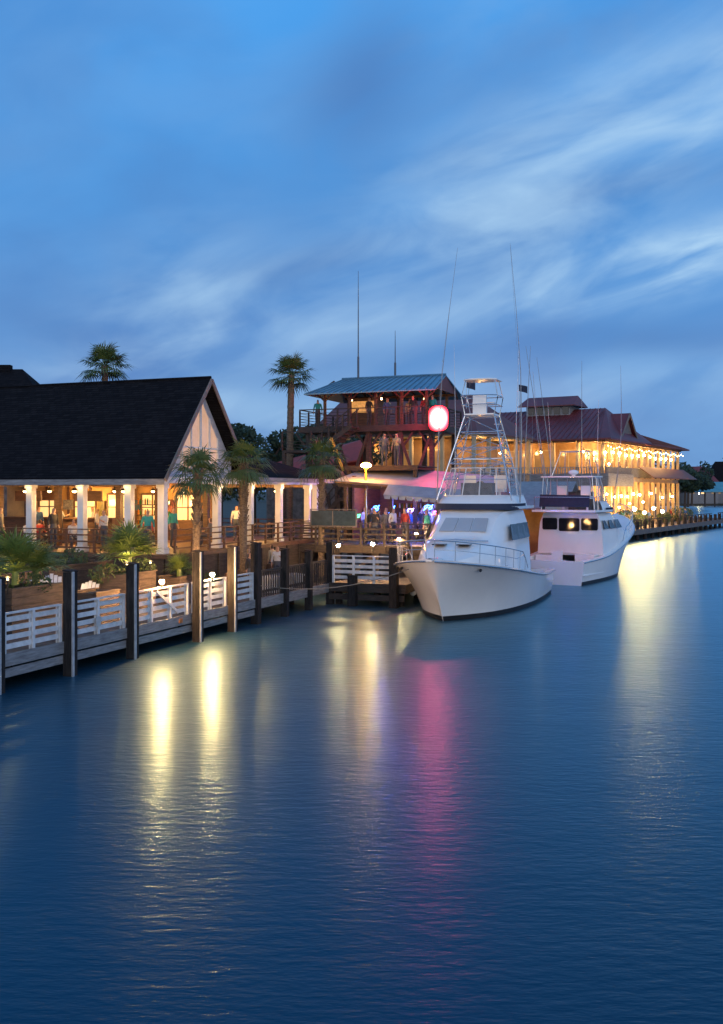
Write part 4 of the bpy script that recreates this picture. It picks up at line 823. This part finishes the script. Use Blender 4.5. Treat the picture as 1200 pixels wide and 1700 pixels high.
def boat(name,loc,rz,label,Lh=14,Bm=2.55,zs_=1.0,tower=True,second=False,catg='boat'):
    T=thing(name,loc,rz,label,catg)
    def ring(f):
        bs,bc,zs=cat(ST,f); bs*=Bm; bc*=Bm; zs*=zs_*(1+(.34*f*f if second else 0)); g=max(0,(f-.55)/.45)**2; p=1+1.5*f**3; r=[]
        r.append((f*Lh-.75*(zs+.7)*g,0,-.7))
        zz=[-.12,.03,.2]+[.2+(zs-.2)*(k/9) for k in range(1,10)]
        for z in zz:
            t=max(0,(z+.12)/(zs+.12)); r.append((f*Lh-.75*(zs-z)*g,bc+(bs-bc)*t**p,z))
        return r
    FR=[i/36 for i in range(34)]+[.955,.975,.99,1.0]
    mb=MB(); half=[ring(f) for f in FR]
    full=[[(x,-y,z) for x,y,z in r[::-1]]+r[1:] for r in half]; nr=len(half[0])
    def mf(i,j):
        k=nr-2-j if j<nr-1 else j-(nr-1)
        return 1 if k<=2 else 0
    mb.loft(full,0,mf=mf); mb.poly(full[0][::-1],0); mb.poly(full[-1],0)
    part(T,'hull',mb,[GEL,BLACK],True,ang=50)
    def half_at(f): r=ring(f); return r[-1]
    for s_ in(1,-1):
        mb=MB(); pts=[(half_at(f)[0],s_*(half_at(f)[1]+.015),half_at(f)[2]-.06) for f in FR]; mb.tube(pts,.035,6); part(T,'rub_rail',mb,STEEL,True)
    mb=MB(); f0=.27; rr=[]
    for f in [f0+(1-f0)*i/24 for i in range(25)]:
        x,y,z=half_at(f); rr.append([(x,y*k,z-.03+.1*(1-k*k)) for k in(-1,-.8,-.5,0,.5,.8,1)])
    mb.loft(rr)
    for s_ in(1,-1):
        A_=[half_at(f0*i/6) for i in range(7)]; mb.loft([[(a[0],s_*a[1],a[2]),(a[0],s_*(a[1]-.32),a[2]),(a[0],s_*(a[1]-.32),.55)] for a in A_])
    a=half_at(0); mb.box(0.02,-a[1]+.05,a[2]-.5,.3,a[1]-.05,a[2]); mb.box(.05,-2.0,.5,f0*Lh,2.0,.55); part(T,'deck',mb,GEL,True)
    HS=[(.89,.3,.2,2.3),(.84,.95,.7,2.5),(.78,1.35,1.05,2.74),(.72,1.6,1.25,2.92),(.685,1.72,1.32,3.0),(.675,1.74,1.3,3.05),(.63,1.76,1.22,3.42),(.575,1.8,1.28,3.88),(.53,1.86,1.38,4.13),(.5,1.9,1.5,4.18),(.28,1.92,1.62,4.2)]
    k2=.74 if second else 1
    def hz(z): return 2.2+(z-2.2)*k2+(.12 if second else 0)
    mb=MB(); rings=[]
    for i in range(46):
        f=.89-(.89-.28)*i/45; wb,wt,zt=cat([(-a[0],)+a[1:] for a in HS],-f); zt=hz(zt) if second else zt
        zb=half_at(f)[2]-.05; hh=max(.02,zt-zb); x=f*Lh; q=[(wb,zb),(wb*.98,zb+hh*.35),(wt+(wb-wt)*.55,zb+hh*.75),(wt*.97,zt-.05),(wt*.6,zt+.03)]
        rings.append([(x,-a,b) for a,b in q]+[(x,0,zt+.05)]+[(x,a,b) for a,b in q[::-1]])
    mb.loft(rings,0); mb.poly(rings[-1]); part(T,'cabin',mb,GEL,True,ang=34)
    # framed forward mask panels on the raked front
    for y0,y1 in((-.98,-.36),(-.31,.31),(.36,.98)):
        mb=MB(); mb.slab([(.648*Lh,y0,hz(3.3)+.02),(.648*Lh,y1,hz(3.3)+.02),(.586*Lh,y1*.93,hz(3.82)+.02),(.586*Lh,y0*.93,hz(3.82)+.02)],(.025,0,.03))
        part(T,'windscreen_panel',mb,GLASS if second else GEL2)
    if not second:
        mb=MB(); mb.tube([(.7*Lh,-1.25,2.99),(.72*Lh,-.7,3.0),(.725*Lh,0,3.05),(.72*Lh,.7,3.0),(.7*Lh,1.25,2.99)],.03,6); part(T,'grab_rail',mb,STEEL)
    for yy in(-.5,.5):
        mb=MB(); mb.box(.77*Lh-.25,yy-.25,2.86,.77*Lh+.25,yy+.25,2.9); part(T,'deck_hatch',mb,GLASS)
    for s_ in(1,-1):
        mb=MB()
        for a,b in((.575,.48),(.472,.385),(.377,.3)):
            mb.slab([(a*Lh,s_*1.88,hz(2.95)),(b*Lh,s_*1.91,hz(2.95)),(b*Lh,s_*1.8,hz(3.6)),((a-.025)*Lh,s_*1.72,hz(3.6))],(0,s_*.02,0))
        part(T,'side_window',mb,GLASS)
    xa=.28*Lh
    for y0,y1,z0,z1 in((-1.62,-.66,hz(2.85),hz(3.75)),(.74,1.62,hz(2.85),hz(3.75)),(-.56,.64,hz(2.75),hz(3.75))): mb=MB(); mb.slab([(xa-.01,y0+.05,z0),(xa-.01,y1-.05,z0),(xa-.01,y1,z0+.08),(xa-.01,y1,z1-.08),(xa-.01,y1-.05,z1),(xa-.01,y0+.05,z1),(xa-.01,y0,z1-.08),(xa-.01,y0,z0+.08)],(-.04,0,0)); part(T,'aft_window',mb,GLASS)
    mb=MB(); mb.box(xa-.9,-1.7,.55,xa-.06,-.6,1.5); mb.box(xa-.9,.75,.55,xa-.06,1.7,1.4); mb.tube([(1.6,0,.55),(1.6,0,1.1)],.06,8); mb.box(1.25,-.3,1.1,1.95,.3,1.2); mb.box(1.25,-.3,1.2,1.35,.3,1.75); part(T,'cockpit_seat',mb,GEL)
    zt=hz(4.2)
    def outline(xf,xa_,hw,n=20):
        pts=[(xa_,-hw)]
        for i in range(n+1):
            a=-math.pi/2+math.pi*i/n; pts.append((xf-1.4+1.4*math.cos(a),hw*math.sin(a)))
        pts.append((xa_,hw)); return pts
    XF=.555*Lh; XA=.19*Lh
    mb=MB(); o=outline(XF,XA,1.85); mb.slab([(x,y,zt+.14) for x,y in o],.12); part(T,'flybridge_deck',mb,GEL)
    mb=MB(); o1=outline(XF-.02,.30*Lh,1.8); o2=outline(XF-.3,.30*Lh,1.74); o3=outline(XF-.65,.30*Lh,1.64)
    mb.loft([[(x,y,zt+.14) for x,y in o1],[(x,y,zt+.36) for x,y in o2],[(x,y,zt+.6) for x,y in o3]]); mb.loft([[(x,y,zt+.6) for x,y in o3],[(x*.99,y*.95,zt+.6) for x,y in o3],[(x*.99,y*.93,zt+.14) for x,y in o3]]); part(T,'flybridge',mb,GEL,True)
    mb=MB(); ob=outline(XF+.05,.34*Lh,1.85); oc=outline(XF-.03,.34*Lh,1.84); mb.loft([[(x,y,zt+.0) for x,y in ob],[(x,y,zt+.26) for x,y in oc]],0); part(T,'visor_band',mb,NAVY,True)
    GL=bpy.data.materials.get('clear_enclosure')
    if not GL:
        GL=bpy.data.materials.new('clear_enclosure'); GL.use_nodes=True; n_=GL.node_tree; pb=n_.nodes['Principled BSDF']; tr=n_.nodes.new('ShaderNodeBsdfTransparent'); mx=n_.nodes.new('ShaderNodeMixShader'); mx.inputs[0].default_value=.2
        nz=n_.nodes.new('ShaderNodeTexNoise'); nz.inputs['Scale'].default_value=1.5; bm_=n_.nodes.new('ShaderNodeBump'); bm_.inputs['Strength'].default_value=.4; n_.links.new(nz.outputs[0],bm_.inputs['Height']); n_.links.new(bm_.outputs[0],pb.inputs['Normal'])
        pb.inputs['Base Color'].default_value=(.35,.4,.45,1); pb.inputs['Roughness'].default_value=.08; n_.links.new(tr.outputs[0],mx.inputs[1]); n_.links.new(pb.outputs[0],mx.inputs[2]); n_.links.new(mx.outputs[0],n_.nodes['Material Output'].inputs[0])
    zc=zt+.6; ztop=zt+(2.25 if not second else 1.95); o4=outline(XF-1.15,.32*Lh,1.42); zq=ztop-.45 if tower else ztop
    mb=MB(); mb.loft([[(x,y,zc) for x,y in o3],[(x,y,zq) for x,y in o4]]); part(T,'clear_enclosure',mb,GL,True)
    mb=MB()
    for i in range(0,23,3):
        a,b=o3[min(i,22)],o4[min(i,22)]; mb.tube([(a[0],a[1],zc),(b[0],b[1],zq)],.025,6)
    mb.tube([(x,y,zq) for x,y in o4],.028,6); mb.tube([(x,y,zc) for x,y in o3],.025,6); part(T,'enclosure_frame',mb,WHITE)
    mb=MB(); mb.box(.42*Lh,-.7,zt+.14,.46*Lh,.7,zt+1.15); mb.tube([(.415*Lh,0,zt+1.0),(.405*Lh,0,zt+1.05)],.22,12); part(T,'helm_console',mb,DECKW)
    for y in(-.7,.7): mb=MB(); mb.box(.355*Lh-.25,y-.28,zt+.75,.355*Lh+.25,y+.28,zt+.9); mb.box(.355*Lh-.3,y-.28,zt+.9,.355*Lh-.2,y+.28,zt+1.5); mb.tube([(.355*Lh,y,zt+.14),(.355*Lh,y,zt+.75)],.07,8); part(T,'helm_chair',mb,GEL)
    if not tower:
        mb=MB(); o5=outline(XF-1.0,.24*Lh,1.55); mb.slab([(x,y,ztop+.08) for x,y in o5],.07); part(T,'hardtop',mb,GEL)
        mb=MB(); mb.ball((.4*Lh,.3,ztop+.32),.3,0,12,8,(1,1,.5)); mb.tube([(.4*Lh,.3,ztop+.1),(.4*Lh,.3,ztop+.3)],.12,8); part(T,'radar_dome',mb,GEL,True)
        mb=MB(); mb.slab([(.24*Lh,-1.3,zt+.95),(.24*Lh,1.6,zt+1.0),(.23*Lh,1.6,zt+.3),(.23*Lh,-1.3,zt+.3)],(.04,0,0)); part(T,'canvas_cover',mb,NAVY)
        mb=MB()
        for s_ in(1,-1):
            for x in(.245*Lh,.3*Lh): mb.tube([(x,s_*1.55,zt+.1),(x,s_*1.42,ztop)],.028,6)
            mb.tube([(.2*Lh,s_*1.75,zt+.14),(.2*Lh,s_*1.75,zt+.85),(.28*Lh,s_*1.75,zt+.9)],.022,6)
        mb.tube([(.2*Lh,-1.75,zt+.85),(.2*Lh,1.75,zt+.85)],.022,6)
        for s_ in(1,-1): mb.tube([(.3*Lh,s_*1.2,ztop),(.34*Lh,s_*.8,ztop+1.5),(.4*Lh,s_*.8,ztop+1.5),(.46*Lh,s_*1.1,ztop)],.024,6)
        mb.tube([(.34*Lh,-.8,ztop+1.5),(.34*Lh,.8,ztop+1.5)],.024,6); mb.tube([(.4*Lh,-.8,ztop+1.5),(.4*Lh,.8,ztop+1.5)],.024,6)
        part(T,'support_pipes',mb,STEEL,True)
    if tower:
        mb=MB(); xf,xr=.5*Lh,.3*Lh; zT=8.35
        L4=[((xf,1.65,zt+.4),(.42*Lh,.66,zT)),((xf,-1.65,zt+.4),(.42*Lh,-.66,zT)),((xr,1.65,zt+.2),(.34*Lh,.66,zT)),((xr,-1.65,zt+.2),(.34*Lh,-.66,zT))]
        L4=[(Vector(a),Vector(b)) for a,b in L4]
        for a,b in L4: mb.tube([a,b],.032,8)
        def at(i,z): a,b=L4[i]; return a.lerp(b,(z-a.z)/(b.z-a.z))
        zz=(5.5,6.2,6.9,7.6,8.3)
        for z in zz:
            for i,j in((0,1),(2,3),(0,2),(1,3)): mb.tube([at(i,z),at(j,z)],.022,6)
        zz=(4.8,)+zz
        for z0,z1 in zip(zz,zz[1:]):
            for i,j in((0,2),(1,3),(2,0),(3,1)): mb.tube([at(i,z0),at(j,z1)],.016,6)
        for i,j,z0,z1 in((0,1,6.2,6.9),(1,0,6.2,6.9),(2,3,6.9,7.6),(3,2,6.9,7.6),(0,1,7.6,8.3),(1,0,5.5,6.2),(2,3,5.5,6.2)): mb.tube([at(i,z0),at(j,z1)],.016,6)
        for i in range(11): z=5.2+i*.28; a=at(2,z)+Vector((-.02,0,0)); mb.tube([a,a+Vector((0,-.35,0))],.014,5)
        for x in(.34*Lh,.42*Lh):
            for s_ in(1,-1): mb.tube([(x,s_*.66,zT),(x,s_*.82,zT+.8),(.38*Lh+(x-.38*Lh)*.8,s_*.66,9.9)],.024,6)
        for z,k in((zT+.45,.95),(zT+.85,1.0)): 
            mb.tube([(.33*Lh,.8*k,z),(.43*Lh,.8*k,z),(.445*Lh,.45,z),(.445*Lh,-.45,z),(.43*Lh,-.8*k,z),(.33*Lh,-.8*k,z),(.33*Lh,.8*k,z)],.024,6)
        part(T,'tuna_tower',mb,STEEL,True)
        mb=MB(); mb.box(.33*Lh,-.66,zT,.43*Lh,.66,zT+.06); mb.box(.405*Lh,-.3,zT+.06,.42*Lh,.3,zT+.9); mb.slab([(x*1.0,y,9.95) for x,y in ((.33*Lh,-.75),(.41*Lh,-.75),(.43*Lh,-.45),(.435*Lh,0),(.43*Lh,.45),(.41*Lh,.75),(.33*Lh,.75))],.05); mb.box(.36*Lh-.3,-.5,zT+.5,.36*Lh+.1,.5,zT+.62); part(T,'tower_platform',mb,GEL)
        mb=MB(); mb.slab([(.31*Lh,-1.2,6.5),(.31*Lh,1.2,6.5),(.44*Lh,1.1,6.45),(.46*Lh,.5,6.4),(.46*Lh,-.5,6.4),(.44*Lh,-1.1,6.45)],.035); part(T,'canvas_top',mb,GEL)
    for s_ in(1,-1):
        mb=MB(); b=Vector((.44*Lh,s_*1.85,zt+.3)); hgt=11.8 if tower else 8.2; t=Vector((.36*Lh,s_*(1.2 if tower else 2.6),zt+hgt)); m1=b.lerp(t,.5)+Vector((0,s_*.25,0))
        mb.tube([b,b.lerp(t,.25)+Vector((0,s_*.18,0)),m1,b.lerp(t,.75)+Vector((0,s_*.15,0)),t],[.032,.026,.018,.011,.006],6)
        for f in(.3,.55): c=b.lerp(t,f)+Vector((0,s_*.2,0)); mb.tube([c,c+Vector((.3,0,0))],.008,5)
        mb.tube([b+Vector((.3,0,.2)),b.lerp(t,.3)+Vector((.3,s_*.2,0)),b.lerp(t,.55)+Vector((.3,s_*.2,0)),t],.004,4)
        part(T,'outrigger',mb,POLE)
        mb=MB(); b=Vector((.34*Lh,s_*1.4,zt+.9)); mb.tube([b,b+Vector((-.1,0,3.2)),b+Vector((-.25,s_*.1,6.6 if tower else 5.4))],[.022,.013,.006],5); part(T,'antenna',mb,WHITE)
    mb=MB()
    ff=[.55+.445*i/14 for i in range(15)]
    for s_ in(1,-1):
        top=[]
        for i,f in enumerate(ff):
            x,y,z=half_at(f); y=max(y-.14,.03); hh=.72*min(1,i/2+.15); p=Vector((x,s_*y,z+.02)); q=p+Vector((.03,s_*.03,hh)); top.append(q)
            if i%2==1 or i==14: mb.tube([p,q],.016,5)
        mb.tube(top,.022,6); mb.tube([a-Vector((0,0,.34*min(1,max(0,(i-1)/3)))) for i,a in enumerate(top)],.014,5)
    part(T,'bow_rail',mb,STEEL,True)
    mb=MB()
    mb.ball((.92*Lh,0,half_at(.92)[2]+.1),.2,0,10,6,(1.2,1,.35)); mb.box(.955*Lh,-.12,half_at(.95)[2]+.05,1.01*Lh,.12,half_at(.95)[2]+.13); part(T,'anchor_pulpit',mb,GEL,True)
    for s_ in(1,-1):
        x,y,z=half_at(.9); mb=MB(); mb.ball((x-.1,s_*(y-.12),z-.25),.09,0,8,6,(1.6,.6,.7)); part(T,'hawse_hole',mb,BLACK,True)
        x,y,z=half_at(.75); mb=MB(); mb.tube([(x-.12,s_*(y-.2),z+.07),(x+.12,s_*(y-.2),z+.07)],.02,6); mb.tube([(x,s_*(y-.2),z-.02),(x,s_*(y-.2),z+.07)],.02,6); part(T,'cleat',mb,STEEL)
    return T
ang=math.radians(-90-20)
d=Vector((math.cos(ang),math.sin(ang),0)); bow=Vector((2.5,36.4,0)); stern=bow-d*13.6
BT=boat('sport_fishing_boat',stern,ang,'white sport fishing boat with tall aluminium tower and outriggers',13.6,2.6)
light(BT,(5.2,0,5.7),9,(1,.55,.2),.1); light(BT,(7.5,2.9,2.4),4,(1,.6,.3),.1)
a2=math.radians(58.5)
B2=boat('cabin_cruiser_boat',(10.0,53.2,0),a2,'white cabin cruiser with dark windows and clear flybridge enclosure',12.0,2.15,1.06,False,True)
def rope(p,q,sag,lab='thin sagging mooring rope between boat and dock post'):
    p,q=Vector(p),Vector(q); mb=MB(); mb.tube([p.lerp(q,i/10)-Vector((0,0,sag*4*(i/10)*(1-i/10))) for i in range(11)],.016,5); solo('mooring_rope',mb,mat('rope',(.2,.19,.17)),(0,0,0),0,lab,'rope','mooring ropes')
rope((1.35,42.3,1.9),(2.0,39.4,2.3),.15); rope((-4.2,37.4,1.5),(2.3,38.0,2.2),.5)
for fz in(.35,.5):
    p=stern+d*(13.6*fz); s_=Vector((d.y,-d.x,0))
    q=p+s_*2.72; mb=MB(); mb.tube([(0,0,-.35),(0,0,-.3),(0,0,.3),(0,0,.35)],[.05,.13,.13,.05],10); mb.tube([(0,0,.34),(0,0,1.0)],.012,5); solo('boat_fender',mb,WHITE,(q.x,q.y,.75),0,'white cylindrical boat fender hanging on the hull','fender','fenders')
for i,(x,y,z0,z1,lx) in enumerate(((11.3,70,3,15.2,.6),(13.8,72,3,15.5,-1.9),(11.8,74,3,12.8,0),(19.5,88,3,16.5,0),(15,76,3,15.2,-1.6))):
    mb=MB(); mb.tube([(0,0,0),(lx*.5,0,(z1-z0)*.5),(lx,0,z1-z0)],[.045,.03,.013],6); solo('outrigger_pole',mb,POLE,(x,y,z0),0,'thin pale outrigger pole rising above moored boats','pole','thin poles above the marina')
bb=dup(B2,(9.0,70.5,0),1.2,'white cabin boat moored behind the others',.9)
b3=dup(B2,(42.5,104,0),2.2,'small motor boat with pale hull moored off the dock',.42)
for x,y,z in((4.85,46,9.7),(7.35,46.5,9.6)):
    T=thing('small_flag',(x,y,z),0,'small dark blue flag fluttering on a thin staff','flag'); mb=MB(); mb.tube([(0,0,-.9),(0,0,.4)],.012,5); part(T,'staff',mb,STEEL); mb=MB(); mb.loft([[(i*.07,.04*math.sin(i*1.2),.38-i*.015),(i*.07,.04*math.sin(i*1.2+.4),.08-i*.02)] for i in range(7)]); part(T,'cloth',mb,NAVY)
# ------------------------------------------------ far shore
T=thing('boathouse',(121,318,.6),0,'low boathouse with teal metal roof across the water','boathouse')
mb=MB(); mb.box(-13,-4,3.9,22,6,4.2)
for i in range(12): mb.box(-12.6+i*3.1,-3.8,-1,-12.2+i*3.1,-3.4,4)
part(T,'frame',mb,DWOOD); mb=MB(); mb.slab([(-14,-6,4.2),(23,-6,4.2),(21,1,7.3),(-11.5,1,7.3)],.2); mb.slab([(-14,8,4.2),(23,8,4.2),(21,1,7.3),(-11.5,1,7.3)],.2); mb.slab([(-14,-6,4.2),(-14,8,4.2),(-11.5,1,7.3)],.2); part(T,'roof',mb,TEALROOF)
for x,y,w,h,c_ in((118,350,12,13,REDROOF),(132,358,14,15,SHING),(104,352,11,12,SHING),(150,360,12,14,REDROOF)):
    T=thing('shore_house',(x,y,.6),U(-.3,.3),'distant shoreline house with pitched roof','house','houses on the far shore'); mb=MB(); mb.box(-w/2,-4,0,w/2,5,h*.55); part(T,'wall',mb,FASC)
    mb=MB(); mb.slab([(-w/2-.6,-5,h*.52),(w/2+.6,-5,h*.52),(w/2-2.5,.5,h),(-w/2+2.5,.5,h)],.2); mb.slab([(-w/2-.6,6,h*.52),(w/2+.6,6,h*.52),(w/2-2.5,.5,h),(-w/2+2.5,.5,h)],.2); mb.slab([(-w/2-.6,-5,h*.52),(-w/2-.6,6,h*.52),(-w/2+2.5,.5,h)],.2); mb.slab([(w/2+.6,-5,h*.52),(w/2+.6,6,h*.52),(w/2-2.5,.5,h)],.2); part(T,'roof',mb,c_)
    for i in range(3): mb=MB(); mb.box(-w/3+i*w/3-.7,-4.06,3.4,-w/3+i*w/3+.7,-4.0,5.6); part(T,'window',mb,mat('far_window',(.2,.15,.1),em=(1,.6,.25),es=1.8 if i==1 else .2))
mb=MB(); rn=random.Random(5)
for i in range(90):
    x=-60+i*5+rn.uniform(-2,2); y=400+rn.uniform(-12,25); h=rn.uniform(8,17) if x<90 else rn.uniform(12,20); leafcloud(mb,(x,y,h*.55),(4.5,4,h*.5),170,.9,0,rn)
solo('tree_line',mb,LEAF,label='dark distant tree line along the far shore',cat='trees',kind='stuff')
for x,y in((112,330),(127,331)): dock_lamp((x,y,4.2),BULB2,3,.1,'distant lit lamp on the far shore')
# ------------------------------------------------ camera
cam=bpy.data.cameras.new('camera'); co=bpy.data.objects.new('camera',cam); COL.objects.link(co); co.location=(0,0,5); co.rotation_euler=(math.pi/2,0,0)
cam.sensor_fit='HORIZONTAL'; cam.sensor_width=36; cam.lens=49.5; cam.shift_y=-35/1200; cam.clip_end=9000; sc.camera=co
sc.view_settings.view_transform='Standard'; sc.view_settings.look='None'; sc.view_settings.exposure=0
